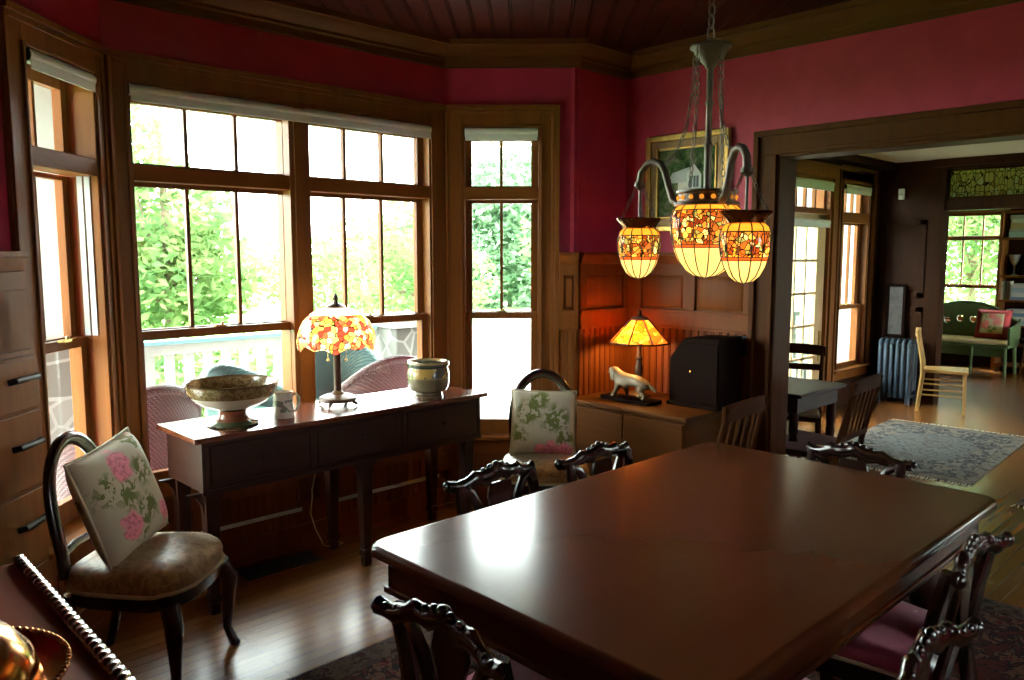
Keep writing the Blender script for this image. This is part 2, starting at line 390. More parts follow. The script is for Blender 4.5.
# ------------------------------------------------------------------ mesh builder
class MB:
    def __init__(s, T=None): s.v = []; s.f = []; s.T = T
    def add(s, vs, fs):
        o = len(s.v)
        s.v += [tuple(s.T @ Vector(p)) if s.T else tuple(p) for p in vs]
        s.f += [[i + o for i in f] for f in fs]
        return s
    def hexa(s, p):      # 8 corners: bottom 4 then top 4
        return s.add(p, [(3, 2, 1, 0), (4, 5, 6, 7), (0, 1, 5, 4), (1, 2, 6, 5), (2, 3, 7, 6), (3, 0, 4, 7)])
    def box(s, x0, x1, y0, y1, z0, z1):
        return s.hexa([(x0, y0, z0), (x1, y0, z0), (x1, y1, z0), (x0, y1, z0), (x0, y0, z1), (x1, y0, z1), (x1, y1, z1), (x0, y1, z1)])
    def beam(s, a, b, w, h, up=(0, 0, 1)):   # rectangular bar from a to b
        a = Vector(a); b = Vector(b); d = (b - a).normalized(); u = Vector(up)
        if abs(d.dot(u)) > 0.95: u = Vector((0, 1, 0))
        r = d.cross(u).normalized() * (w / 2); t = r.cross(d).normalized() * (h / 2)
        return s.hexa([a - r - t, a + r - t, a + r + t, a - r + t, b - r - t, b + r - t, b + r + t, b - r + t])
    def rings(s, R, closed=False, caps=True):
        n = len(R[0]); vs = [p for r in R for p in r]; fs = []
        m = len(R)
        for i in range(m if closed else m - 1):
            a = i * n; b = ((i + 1) % m) * n
            for k in range(n):
                fs.append((a + k, a + (k + 1) % n, b + (k + 1) % n, b + k))
        if caps and not closed:
            fs.append(tuple(range(n - 1, -1, -1))); fs.append(tuple((m - 1) * n + k for k in range(n)))
        return s.add(vs, fs)
    def tube(s, pts, r, n=8, closed=False, flat=1.0):
        pts = [Vector(p) for p in pts]; m = len(pts); R = []
        ref = None
        for i, p in enumerate(pts):
            if closed: d = pts[(i + 1) % m] - pts[i - 1]
            else: d = pts[min(i + 1, m - 1)] - pts[max(i - 1, 0)]
            d.normalize()
            if ref is None:
                ref = Vector((0, 0, 1)) if abs(d.z) < 0.9 else Vector((0, 1, 0))
            x = d.cross(ref).normalized(); y = x.cross(d).normalized(); ref = y
            rr = r[i] if isinstance(r, (list, tuple)) else r
            R.append([p + x * rr * math.cos(2 * PI * k / n) + y * rr * flat * math.sin(2 * PI * k / n) for k in range(n)])
        return s.rings(R, closed)
    def lathe(s, prof, n=24, c=(0, 0, 0), sq=1.0, ph=0.0):
        R = []
        for r, z in prof:
            r = max(r, 0.0004)
            R.append([(c[0] + r * math.cos(ph + 2 * PI * k / n), c[1] + sq * r * math.sin(ph + 2 * PI * k / n), c[2] + z) for k in range(n)])
        return s.rings(R)
    def ball(s, c, r, n=10, sc=(1, 1, 1)):
        R = []
        for i in range(1, n):
            t = PI * i / n
            R.append([(c[0] + sc[0] * r * math.sin(t) * math.cos(2 * PI * k / n), c[1] + sc[1] * r * math.sin(t) * math.sin(2 * PI * k / n), c[2] - sc[2] * r * math.cos(t)) for k in range(n)])
        return s.rings(R)
    def prism(s, poly, lo, hi, axis='z'):
        def P(a, b, h): return {'z': (a, b, h), 'y': (a, h, b), 'x': (h, a, b)}[axis]
        n = len(poly)
        return s.rings([[P(a, b, lo) for a, b in poly], [P(a, b, hi) for a, b in poly]])
    def build(s, name, mat, parent=None, bevel=0.0, angle=35, sub=0, kind=None, seg=2):
        me = bpy.data.meshes.new(name); me.from_pydata(s.v, [], s.f); me.validate()
        import bmesh
        bm = bmesh.new(); bm.from_mesh(me); bmesh.ops.recalc_face_normals(bm, faces=bm.faces); bm.to_mesh(me); bm.free()
        me.polygons.foreach_set('use_smooth', [True] * len(me.polygons))
        me.set_sharp_from_angle(angle=math.radians(angle))
        me.materials.append(mat)
        o = bpy.data.objects.new(name, me); C.objects.link(o)
        if parent: o.parent = parent
        if bevel:
            b = o.modifiers.new('bevel', 'BEVEL'); b.width = bevel; b.segments = seg; b.limit_method = 'ANGLE'; b.angle_limit = math.radians(40); b.harden_normals = True
        if sub:
            b = o.modifiers.new('subdivision', 'SUBSURF'); b.levels = sub; b.render_levels = sub
        if kind: o['kind'] = kind
        return o
def tag(o, label=None, cat=None, group=None, kind=None):
    if label: o['label'] = label
    if cat: o['category'] = cat
    if group: o['group'] = group
    if kind: o['kind'] = kind
    return o
def thing(name, label, cat, loc=(0, 0, 0), rz=0.0, group=None, kind=None):
    o = bpy.data.objects.new(name, None); C.objects.link(o); o.empty_display_size = 0.1
    o.location = loc; o.rotation_euler = (0, 0, rz)
    return tag(o, label, cat, group, kind)
def dup(root, loc, rz, label, group=None):
    r = root.copy(); C.objects.link(r); r.location = loc; r.rotation_euler = (0, 0, rz); r['label'] = label
    if group: r['group'] = group
    for ch in list(root.children):
        c = ch.copy(); C.objects.link(c); c.parent = r
        for g in list(ch.children):
            d = g.copy(); C.objects.link(d); d.parent = c
    return r
def st(name, mb, mat, label, cat, bevel=0.0):
    return tag(mb.build(name, mat, None, bevel), label, cat, None, 'structure')
def facing(dx, dy):   # rotation that turns local +Y to (dx, dy)
    return math.atan2(-dx, dy)

# ------------------------------------------------------------------ plan of the room
S = math.sqrt(0.5)
A = (1.155, 3.70); B = (3.007, 3.70); Cc = (3.564, 3.143); E_ = (4.034, 3.143)
UL = 1.30                                   # the left bay side runs on into the built-in
D = (A[0] - UL * S, A[1] - UL * S)
CEIL = 2.77
def frameT(P, d):                            # local (u along wall, w outward, z) to world
    return Matrix(((d[0], -d[1], 0, P[0]), (d[1], d[0], 0, P[1]), (0, 0, 1, 0), (0, 0, 0, 1)))
T_MAIN = frameT(A, (1, 0)); T_RIGHT = frameT(B, (S, -S)); T_LEFT = frameT(A, (S, S))
T_SHORT = frameT(Cc, (1, 0)); T_WR = frameT(E_, (0, -1)); T_WL = frameT(D, (1, 0))
def wall_cells(mb, u0, u1, w0, w1, z0, z1, holes):
    us = sorted({u0, u1, *[h[0] for h in holes], *[h[1] for h in holes]}); us = [u for u in us if u0 <= u <= u1]
    zs = sorted({z0, z1, *[h[2] for h in holes], *[h[3] for h in holes]}); zs = [z for z in zs if z0 <= z <= z1]
    for a, b in zip(us, us[1:]):
        for c, d in zip(zs, zs[1:]):
            if any(h[0] <= (a + b) / 2 <= h[1] and h[2] <= (c + d) / 2 <= h[3] for h in holes): continue
            mb.box(a, b, w0, w1, c, d)
    return mb
LM = B[0] - A[0]
ZS, ZH = 0.45, 2.29                          # stool and head heights shared by every bay window
# floor, ceiling
# floor follows the rooms: dining room with bay, living room, far room
m = MB()
m.box(-2.2, 12.4, -2.2, 3.15, -0.1, 0.0); m.box(4.03, 8.9, 3.15, 3.6, -0.1, 0.0); m.box(8.9, 12.4, 3.15, 5.1, -0.1, 0.0)
m.prism([(0.4, 3.15), (3.62, 3.15), (3.08, 3.85), (1.08, 3.85)], -0.1, 0.0)
st('floor', m, FLOOR, 'polished oak strip floor running through dining room and rooms beyond', 'floor')
m = MB(Matrix.Rotation(PI/4, 4, 'Z'))
k = -3.4
while k < 3.6:                               # beaded ceiling boards running towards the bay corner
    m.box(-3.2, 6.2, k, k + 0.082, CEIL, CEIL + 0.03); m.box(-3.2, 6.2, k + 0.088, k + 0.097, CEIL - 0.002, CEIL + 0.03); k += 0.103
st('ceiling', m, CEILW, 'dark red beadboard ceiling above the dining table', 'ceiling')
st('ceiling.001', MB().box(-2.4, 4.25, -2.4, 4.1, CEIL + 0.03, CEIL + 0.12), CEILW, 'boarding above the dark red beadboard ceiling', 'ceiling')
# walls of the dining room
def wl(name, T, u0, u1, holes, label, mat=RED, z1=2.9, w0=0.02, th=0.12):
    st(name, wall_cells(MB(T), u0, u1, w0, w0 + th, 0, z1, holes), mat, label, 'wall')
wl('wall_bay', T_MAIN, -0.08, LM + 0.08, [(0.07, LM - 0.10, ZS - 0.03, ZH)], 'raspberry wall over the wide bay window')
wl('wall_bay_right', T_RIGHT, -0.03, 0.788, [(0.10, 0.56, ZS - 0.03, ZH)], 'raspberry angled wall around the narrow right bay window')
wl('wall_bay_left', T_LEFT, -UL, 0.03, [(-0.56, -0.10, ZS - 0.03, ZH)], 'raspberry angled wall around the narrow left bay window', th=0.145)
wl('wall_corner', T_SHORT, -0.02, 0.5, [], 'short raspberry wall between bay and doorway wall')
wl('wall_left', T_WL, -2.3, 0.02, [], 'raspberry wall left of the bay')
JY, JZ = 2.13, 2.08                          # jamb and head of the wide doorway
wl('wall_right', T_WR, -0.5, 5.2, [(E_[1] - JY, E_[1] + 0.3, 0, JZ)], 'raspberry wall with the wide cased doorway', w0=0.0, th=0.166)
wl('wall_back', frameT((4.2, -2.0), (-1, 0)), 0, 6.4, [(1.5, 2.3, 1.0, 2.15)], 'raspberry wall behind the viewer')
wl('wall_side', frameT((-2.0, -2.2), (0, 1)), 0, 5.2, [], 'raspberry side wall behind the viewer')

def sweep(mb, path, prof, closed=False):     # mitred moulding along a plan polyline; offset goes left of travel reversed (into room)
    R = []
    n = len(path)
    for i, p in enumerate(path):
        def nrm(a, b):
            d = Vector((b[0] - a[0], b[1] - a[1])).normalized(); return Vector((d.y, -d.x))
        ns = []
        if i > 0: ns.append(nrm(path[i-1], p))
        if i < n - 1: ns.append(nrm(p, path[i+1]))
        if len(ns) == 2:
            bis = (ns[0] + ns[1]).normalized(); sc = 1 / max(0.3, bis.dot(ns[0]))
        else: bis = ns[0]; sc = 1
        R.append([(p[0] + bis.x * o * sc, p[1] + bis.y * o * sc, z) for o, z in prof])
    return mb.rings(R)
crown = [(-0.02, 2.63), (0.012, 2.63), (0.012, 2.665), (0.026, 2.672), (0.026, 2.685), (0.04, 2.70), (0.062, 2.715), (0.078, 2.738), (0.092, 2.742), (0.092, 2.77), (-0.02, 2.775)]
path_all = [(-2.0, D[1]), D, A, B, Cc, E_, (E_[0], -2.0)]
st('trim_1', sweep(MB(), path_all, crown), CROWN, 'brown wood crown moulding around the dining room', 'moulding')
# wainscot: pilasters beside the bay, short wall, right wall to the casing
cap = [(-0.02, 1.49), (0.02, 1.49), (0.022, 1.515), (0.034, 1.53), (0.046, 1.54), (0.046, 1.56), (-0.02, 1.56)]
def wainscot(name, T, u0, u1, panels, label, mat, caps=True):
    m = MB(T)
    m.box(u0, u1, -0.006, 0.03, 0, 1.49)
    m.box(u0, u1, -0.022, 0, 1.425, 1.49)            # top rail
    m.box(u0, u1, -0.022, 0, 1.10, 1.215); m.box(u0, u1, -0.032, 0, 1.195, 1.215); m.box(u0, u1, -0.028, 0, 1.10, 1.115)
    edges = [u0] + [x for p in panels for x in p] + [u1]
    for a, b in zip(edges[::2], edges[1::2]):
        if b - a > 0.002: m.box(a, b, -0.022, 0, 1.215, 1.425)
    for a, b in panels:                                # fielded panel with a sloped edge
        g = min(0.028, (b - a) * 0.22)
        q = [(a, -0.006), (b, -0.006)]
        m.hexa([(a + 0.006, -0.006, 1.222), (a + g, -0.018, 1.222 + g), (a + g, -0.018, 1.418 - g), (a + 0.006, -0.006, 1.418),
                (b - 0.006, -0.006, 1.222), (b - g, -0.018, 1.222 + g), (b - g, -0.018, 1.418 - g), (b - 0.006, -0.006, 1.418)])
    m.box(u0, u1, -0.03, 0, 0, 0.14)
    k = u0 + 0.004
    while k < u1 - 0.02:                               # beadboard
        m.box(k, min(k + 0.034, u1), -0.014, 0, 0.14, 1.10)
        if k + 0.045 < u1: m.box(k + 0.038, k + 0.045, -0.016, 0, 0.14, 1.10)
        k += 0.05
    if caps: m.hexa([(u0, -0.046, 1.54), (u1, -0.046, 1.54), (u1, 0.02, 1.54), (u0, 0.02, 1.54), (u0, -0.046, 1.56), (u1, -0.046, 1.56), (u1, 0.02, 1.56), (u0, 0.02, 1.56)])
    if caps: m.hexa([(u0, -0.024, 1.49), (u1, -0.024, 1.49), (u1, 0.02, 1.49), (u0, 0.02, 1.49), (u0, -0.04, 1.54), (u1, -0.04, 1.54), (u1, 0.02, 1.54), (u0, 0.02, 1.54)])
    return st(name, m, mat, label, 'wainscot', 0.002)
wainscot('trim_2', T_RIGHT, 0.673, 0.788, [(0.70, 0.765)], 'narrow wainscot strip right of the right bay window', OAK_V)
wainscot('trim_3', T_SHORT, 0, 0.47, [(0.06, 0.41)], 'wainscot panel on the short corner wall', OAK_WARM)
wainscot('trim_4', T_WR, 0, E_[1] - 2.26, [(0.13, 0.44), (0.52, 0.84)], 'wainscot with panels behind the corner lamp and box', OAK_WARM)
wainscot('trim_5', T_LEFT, -UL, -0.673, [(-0.765, -0.70), (-1.25, -0.82)], 'wainscot left of the left bay window', OAK_V)
wainscot('trim_6', T_WL, -2.2, 0, [(-0.5, -0.1), (-1.0, -0.6)], 'wainscot along the left wall', OAK_V)
# doorway casing and lining
m = MB(T_WR)
u = E_[1] - JY
for a, b, w in ((0, 0.13, 0.022), (0.10, 0.13, 0.045), (0.0, 0.02, 0.03)):
    m.box(u - b, u - a, -w, 0.0, 0, JZ + a); m.box(u - b, 5.0, -w, 0.0, JZ + a, JZ + b)
    m.box(u - b, u - a, 0.166, 0.166 + w, 0, JZ + a); m.box(u - b, 5.0, 0.166, 0.166 + w, JZ + a, JZ + b)
m.box(u - 0.004, u + 0.015, -0.01, 0.176, 0, JZ); m.box(u, 5.0, -0.01, 0.176, JZ - 0.015, JZ + 0.004)
st('trim_7', m, CASEW, 'wood casing of the wide doorway to the next room', 'casing', 0.003)

# ------------------------------------------------------------------ windows
def sash_set(win, units, zlist, oz0, oz1, muntins=3, dw=0.0, mat_v=OAK_V, glass=GLASS):
    """units: (opening u0, u1, glass u0, u1). Transom over a double-hung pair."""
    (tz0, tz1), (uz0, uz1), (lz0, lz1) = zlist
    for o0, o1, g0, g1 in units:
        def sash(name, z0, z1, gz0, gz1, w0, w1, bars):
            w0 += dw; w1 += dw
            m = MB()
            m.box(o0, g0, w0, w1, z0, z1); m.box(g1, o1, w0, w1, z0, z1)
            m.box(g0, g1, w0, w1, z0, gz0); m.box(g0, g1, w0, w1, gz1, z1)
            m.box(g0 - 0.012, g0, w0 + 0.01, w1, gz0, gz1)
            s = m.build(name, mat_v, win, 0.002)
            if bars > 1:
                mm = MB()
                for i in range(1, bars):
                    x = g0 + (g1 - g0) * i / bars
                    mm.box(x - 0.009, x + 0.009, w0 + 0.004, w1 - 0.004, gz0, gz1)
                mm.build('muntin', mat_v, s, 0.002)
            wm = (w0 + w1) / 2
            MB().box(g0 - 0.004, g1 + 0.004, wm - 0.002, wm + 0.002, gz0 - 0.004, gz1 + 0.004).build('glass_pane', glass, s)
            return s
        sash('transom_sash', tz0 - 0.012, oz1, tz0, tz1, 0.06, 0.10, muntins)
        up = sash('upper_sash', uz0 - 0.045, uz1 + 0.02, uz0, uz1, 0.075, 0.11, muntins)
        lo = sash('lower_sash', oz0, lz1 + 0.04, lz0, lz1, 0.035, 0.073, 1)
        mm = MB(); xm = (g0 + g1) / 2
        mm.box(xm - 0.028, xm + 0.028, 0.04, 0.066, lz1 + 0.04, lz1 + 0.05); mm.ball((xm + 0.012, 0.05, lz1 + 0.055), 0.008)
        mm.build('sash_lock', BRASS, lo)
        MB().box(o0, o1, 0.0, 0.12, uz1 + 0.02, tz0 - 0.012).build('transom_bar', OAK_H, win, 0.004)
def window(name, T, P, d, c0, c1, o0, o1, units, zlist, label, headtop=2.415, muntins=3, oz0=ZS, oz1=ZH, side_band=True, dw=0.0):
    w = thing(name, label, 'window', (P[0], P[1], 0), math.atan2(d[1], d[0]), kind='structure')
    m = MB()
    for a, b in ((c0, o0), (o1, c1)):
        if b > a: m.box(a, b, 0.0, 0.02, oz0 - 0.03, headtop)
    m.box(o0, o1, 0.0, 0.02, oz1, headtop)
    bw = 0.026
    m.box(c0, c1, -0.022, 0.02, headtop - bw, headtop)             # back band with stepped inner bead
    m.box(c0 + bw, c1 - bw, -0.008, 0.0, headtop - bw - 0.022, headtop - bw)
    if side_band:
        m.box(c1 - bw, c1, -0.022, 0.0, oz0 - 0.03, headtop - bw)
        m.box(c0, c0 + bw * 0.6, -0.012, 0.0, oz0 - 0.03, headtop - bw)
        m.box(c1 - bw - 0.022, c1 - bw, -0.008, 0.0, oz0 - 0.03, headtop - bw - 0.02)
    m.box(o0 - 0.014, o0, -0.01, 0.0, oz0, oz1 + 0.014); m.box(o1, o1 + 0.014, -0.01, 0.0, oz0, oz1 + 0.014); m.box(o0, o1, -0.01, 0.0, oz1, oz1 + 0.014)
    m.build('casing', OAK_V, w, 0.003)
    m = MB()
    jd = 0.14 + dw / 2
    m.box(o0 - 0.002, o0 + 0.012, 0.0, jd, oz0, oz1); m.box(o1 - 0.012, o1 + 0.002, 0.0, jd, oz0, oz1); m.box(o0, o1, 0.0, jd, oz1 - 0.012, oz1 + 0.002)
    for (a, b, *_), nxt in zip(units, list(units[1:]) + [None]):
        if nxt: m.box(b, nxt[0], -0.004, 0.14, oz0, oz1); m.box(b + 0.025, nxt[0] - 0.025, -0.012, 0.0, oz0, oz1)
    m.build('jamb', OAK_V, w, 0.003)
    m = MB().box(c0 + 0.01, c1 - 0.01, -0.05, 0.18, oz0 - 0.03, oz0).build('stool', OAK_H, w, 0.008)
    MB().box(c0 + 0.03, c1 - 0.03, -0.012, 0.02, oz0 - 0.11, oz0 - 0.03).build('apron', OAK_H, w, 0.004)
    sash_set(w, units, zlist, oz0, oz1 - 0.012, muntins, dw)
    return w
ZL = ((1.955, 2.217), (1.205, 1.852), (0.54, 1.16))
x0 = A[0]
window('window_1', T_MAIN, A, (1, 0), 0.0, LM, 0.08, LM - 0.11,
       [(0.09, 0.84, 1.265 - x0, 1.993 - x0), (0.955, LM - 0.12, 2.118 - x0, 2.845 - x0)], ZL, 'wide double bay window with transoms behind the sideboard', side_band=False)
window('window_2', T_RIGHT, B, (S, -S), 0.0, 0.673, 0.10, 0.56, [(0.112, 0.548, 0.15, 0.505)], ZL, 'narrow right bay window beside the cushioned chair', muntins=2)
window('window_3', T_LEFT, A, (S, S), -0.673, 0.0, -0.56, -0.10, [(-0.548, -0.112, -0.505, -0.15)], ZL, 'narrow left bay window at the left edge', muntins=2, dw=0.055)
w3 = [o for o in C.objects if o.name == 'window_3'][0]
MB().box(-0.118, -0.110, 0.035, 0.058, 1.205, 1.88).box(-0.118, -0.110, 0.066, 0.089, 1.205, 1.88).build('jamb_track', plain('grey_jamb_track', (0.42, 0.43, 0.42), 0.5, var=0.04), w3)
# panelling under the bay windows
def underpanel(name, T, u0, u1, label):
    m = MB(T)
    m.box(u0, u1, -0.004, 0.03, 0, 0.42); m.box(u0, u1, -0.022, 0, 0.0, 0.13); m.box(u0, u1, -0.03, 0, 0.0, 0.03)
    m.box(u0, u1, -0.018, 0, 0.34, 0.42)
    k = u0 + 0.01
    while k < u1 - 0.03:
        m.box(k, min(k + 0.034, u1), -0.012, 0, 0.13, 0.34); k += 0.045
    st(name, m, OAK_WARM, label, 'panelling', 0.002)
underpanel('baseboard_bay', T_MAIN, 0, LM, 'wood panelling and baseboard under the wide bay window')
underpanel('baseboard_right', T_RIGHT, 0, 0.673, 'wood panelling and baseboard under the right bay window')
underpanel('baseboard_left', T_LEFT, -0.673, 0, 'wood panelling and baseboard under the left bay window')
# roller blinds rolled up at the heads
def blind(T, u0, u1, label, z=2.262, w=0.0, drop=0.02):
    base = T @ Vector((u0, w, z - 0.03 - drop)); d = T @ Vector((u1, w, z)) - T @ Vector((u0, w, z))
    t = thing('roller_blind', label, 'blind', base, math.atan2(d.y, d.x), 'white roller blinds')
    L = u1 - u0
    MB().tube([(0, 0, 0.03 + drop), (L, 0, 0.03 + drop)], 0.027, 14).build('roll', BLINDM, t)
    MB().box(0.004, L - 0.004, -0.024, -0.018, 0.0, 0.03 + drop).build('hem', BLINDM, t, 0.002)
    MB().box(-0.004, 0, -0.02, 0.02, 0.01 + drop, 0.05 + drop).build('bracket', IRON, t)
    return t
blind(T_MAIN, 0.086, LM - 0.115, 'long white roller blind rolled up over the wide bay window', w=0.008)
blind(T_RIGHT, 0.115, 0.545, 'short white roller blind over the narrow right bay window', w=0.008)
blind(T_LEFT, -0.545, -0.115, 'short white roller blind over the narrow left bay window', w=0.008)

# ------------------------------------------------------------------ the rooms beyond the doorway
YW = 3.45; XS = 8.75; XF = 12.2
st('ceiling.002', MB().box(4.2, XS + 0.1, -2.2, YW + 0.2, 2.5, 2.6), PLASTER, 'cream ceiling of the room beyond the doorway', 'ceiling')
st('ceiling.003', MB().box(XS + 0.1, XF + 0.2, -2.2, 5.2, 2.6, 2.7), PLASTER, 'cream ceiling of the farthest room', 'ceiling')
T_LW = frameT((4.2, YW), (1, 0)); T_FAR = frameT((XF, 5.0), (0, -1))
DO0, DO1 = 6.55 - 4.2, 7.62 - 4.2           # french door opening
WO0, WO1 = 7.86 - 4.2, 8.50 - 4.2
wl('wall_living', T_LW, -0.1, XS - 4.2 + 0.15, [(DO0, DO1, 0, 2.27), (WO0, WO1, 0.36, 2.27)], 'dark panelled window wall of the room beyond', DARKOAK, 2.55, 0.0, 0.13)
wl('wall_living_side', frameT((XS, -2.0), (-1, 0)), 0, XS - 4.2, [(2.0, 2.55, 0.9, 2.15)], 'dark far side wall of the room beyond', DARKOAK, 2.55, 0.0)
m = MB(); m.box(XS, XS + 0.14, 2.80, YW + 0.1, 0, 2.55); m.box(XS, XS + 0.14, -2.1, 2.80, 2.40, 2.55); m.box(XS, XS + 0.14, -2.1, 2.80, 1.985, 2.10)
m.box(XS - 0.02, XS, 2.80, 2.92, 0, 2.10); m.box(XS - 0.03, XS, -2.1, 2.92, 2.42, 2.5); m.box(XS - 0.02, XS, 2.92, YW, 0, 0.16)
for z0, z1 in ((0.2, 1.0), (1.1, 1.9)):
    m.box(XS - 0.012, XS, 2.96, 3.02, z0, z1); m.box(XS - 0.012, XS, 3.36, 3.42, z0, z1); m.box(XS - 0.012, XS, 2.96, 3.42, z0, z0 + 0.05); m.box(XS - 0.012, XS, 2.96, 3.42, z1 - 0.05, z1)
st('wall_stub', m, DARKOAK, 'dark panelled partition with open transom between the two far rooms', 'wall')
tw = thing('window_6', 'leaded stained glass transom above the far opening', 'window', (XS, 2.80, 2.10), -PI/2, kind='structure')
m = MB(); L = 2.9
for a, b, c, d in ((0, L, 0, 0.02), (0, L, 0.275, 0.30), (0, 0.02, 0, 0.3), (0.93, 0.96, 0, 0.3), (1.9, 1.93, 0, 0.3), (L - .02, L, 0, 0.3)): m.box(a, b, 0.04, 0.09, c, d)
m.build('frame', DARKOAK, tw)
MB().box(0.01, L - 0.01, 0.062, 0.068, 0.01, 0.29).build('leaded_glass', LEADWIN, tw)
m = MB()
k = 0.07
while k < L - 0.05:
    m.box(k, k + 0.006, 0.058, 0.072, 0.02, 0.28); k += 0.085
for z in (0.06, 0.24): m.box(0.02, L - 0.02, 0.058, 0.072, z, z + 0.006)
m.build('lead_came', LEADM, tw)
wl('wall_far', T_FAR, -0.1, 7.2, [(5.0 - 3.96, 5.0 - 3.15, 0.62, 2.14)], 'wall with the far garden window', DARKOAK, 2.7, 0.0)
SIDING = plain('pale_siding_paint', (0.34, 0.38, 0.34), 0.6, var=0.03)
m = MB()
for i in range(27): m.hexa([(XS - 0.012, YW + 0.16, i * 0.1 - 0.1), (XS, YW + 0.16, i * 0.1 - 0.1), (XS, 5.16, i * 0.1 - 0.1), (XS - 0.012, 5.16, i * 0.1 - 0.1), (XS - 0.003, YW + 0.16, i * 0.1), (XS, YW + 0.16, i * 0.1), (XS, 5.16, i * 0.1), (XS - 0.003, 5.16, i * 0.1)])
m.box(XS - 0.03, XS, 5.02, 5.18, -0.1, 2.7)
st('wall_siding', m, SIDING, 'pale clapboard siding outside the tall narrow window', 'siding')
wl('wall_far_side', frameT((XS + 0.14, 5.0), (1, 0)), 0, 3.4, [], 'side wall of the farthest room', DARKOAK, 2.7, 0.0)
st('added_frieze', MB(T_FAR).box(0, 7.1, -0.02, 0, 2.26, 2.6), PLASTER, 'added cream frieze brightening the leaded transom from behind', 'frieze')  # pale band added behind the leaded transom so its glass looks brighter
wl('wall_far_back', frameT((XF, -2.0), (-1, 0)), 0, 3.4, [(0.5, 2.9, 0.6, 2.15)], 'back wall of the farthest room', DARKOAK, 2.7, 0.0)
st('wall_far_left', MB().box(XS, XS + 0.14, YW, 5.1, 0, 2.7), DARKOAK, 'dark wall behind the partition', 'wall')
# french door with transom, and the window right of it
dw = thing('door_1', 'pale wooden french door with glass lights and brass lever', 'door', (4.2, YW, 0), 0, kind='structure')
m = MB()
g0, g1 = DO0 + 0.06, DO1 - 0.06
for a, b, w in ((0.0, 0.13, 0.02), (0.10, 0.13, 0.035)):
    m.box(DO0 - b, DO0 - a, -w, 0, 0, 2.27 + a); m.box(DO1 + a, DO1 + b, -w, 0, 0, 2.27 + a); m.box(DO0 - b, DO1 + b, -w, 0, 2.27 + a, 2.27 + b)
m.box(DO0, DO0 + 0.04, 0, 0.16, 0, 2.27); m.box(DO1 - 0.04, DO1, 0, 0.16, 0, 2.27); m.box(DO0, DO1, 0, 0.16, 2.2, 2.27); m.box(DO0, DO1, 0, 0.16, 1.93, 1.965)
m.build('casing', OAK_V, dw, 0.003)
m = MB()
tz0, tz1 = 1.99, 2.18
for i in range(6):
    x = g0 + (g1 - g0) * i / 5; m.box(x - 0.014, x + 0.014, 0.05, 0.085, tz0 - 0.02, tz1 + 0.02)
m.box(g0, g1, 0.05, 0.085, tz0 - 0.025, tz0); m.box(g0, g1, 0.05, 0.085, tz1, tz1 + 0.025)
ts = m.build('transom_sash', OAK_V, dw, 0.002)
MB().box(g0, g1, 0.066, 0.070, tz0, tz1).build('glass_pane', GLASS, ts)
m = MB(); y0, y1 = 0.03, 0.072
l0, l1 = DO0 + 0.045, DO1 - 0.045; sw = 0.17
m.box(l0, l0 + sw, y0, y1, 0.01, 1.925); m.box(l1 - sw, l1, y0, y1, 0.01, 1.925); m.box(l0, l1, y0, y1, 0.01, 0.24); m.box(l0, l1, y0, y1, 1.80, 1.925)
leaf = m.build('door_leaf', DOORW, dw, 0.004)
m = MB()
for i in range(1, 3): x = l0 + sw + (l1 - l0 - 2 * sw) * i / 3; m.box(x - 0.012, x + 0.012, y0 + 0.004, y1 - 0.004, 0.24, 1.80)
for i in range(1, 5): z = 0.24 + 1.56 * i / 5; m.box(l0 + sw, l1 - sw, y0 + 0.004, y1 - 0.004, z - 0.012, z + 0.012)
m.build('muntin', DOORW, leaf, 0.002)
MB().box(l0 + sw, l1 - sw, 0.049, 0.053, 0.24, 1.80).build('glass_pane', GLASS, leaf)
m = MB(); hx = l1 - 0.055
m.box(hx - 0.02, hx + 0.02, 0.022, 0.03, 0.50, 0.80); m.tube([(hx, 0.03, 0.62), (hx, -0.03, 0.62), (hx - 0.03, -0.035, 0.62), (hx - 0.13, -0.032, 0.615)], 0.012); m.ball((hx - 0.13, -0.032, 0.615), 0.013)
m.build('door_handle', BRASS, dw)
bl = blind(frameT((4.2, YW), (1, 0)), l0 + 0.06, l1 - 0.05, 'white roller blind mounted on the french door', z=1.85, w=-0.012)
for zz, a, b, lab in ((2.215, DO0 + 0.02, DO1 - 0.02, 'white roller blind above the french door transom'), (2.215, WO0 + 0.02, WO1 - 0.02, 'white roller blind above the window beside the radiator')):
    blind(frameT((4.2, YW), (1, 0)), a, b, lab, z=zz, w=0.0, drop=0.035)
ZLW = ((1.975, 2.165), (1.03, 1.845), (0.43, 0.985))
window('window_4', T_LW, (4.2, YW), (1, 0), WO0 - 0.12, WO1 + 0.13, WO0, WO1, [(WO0 + 0.012, WO1 - 0.012, WO0 + 0.06, WO1 - 0.09)], ZLW, 'tall narrow window left of the radiator in the next room', headtop=2.42, muntins=3, oz0=0.38, oz1=2.27)
f0, f1 = 5.0 - 3.96, 5.0 - 3.15
window('window_5', T_FAR, (XF, 5.0), (0, -1), f0 - 0.1, f1 + 0.08, f0, f1, [(f0 + 0.012, f1 - 0.012, f0 + 0.05, f1 - 0.03)], ((1.80, 2.075), (1.13, 1.74), (0.68, 1.08)), 'bright garden window behind the green bench', headtop=2.24, muntins=3, oz0=0.62, oz1=2.13)
st('trim_8', MB().box(4.6, XS, YW - 0.16, YW - 0.0, 2.43, 2.5).box(5.9, 6.1, -2, YW, 2.40, 2.5), DARKOAK, 'dark ceiling beams of the room beyond', 'beam', 0.005)

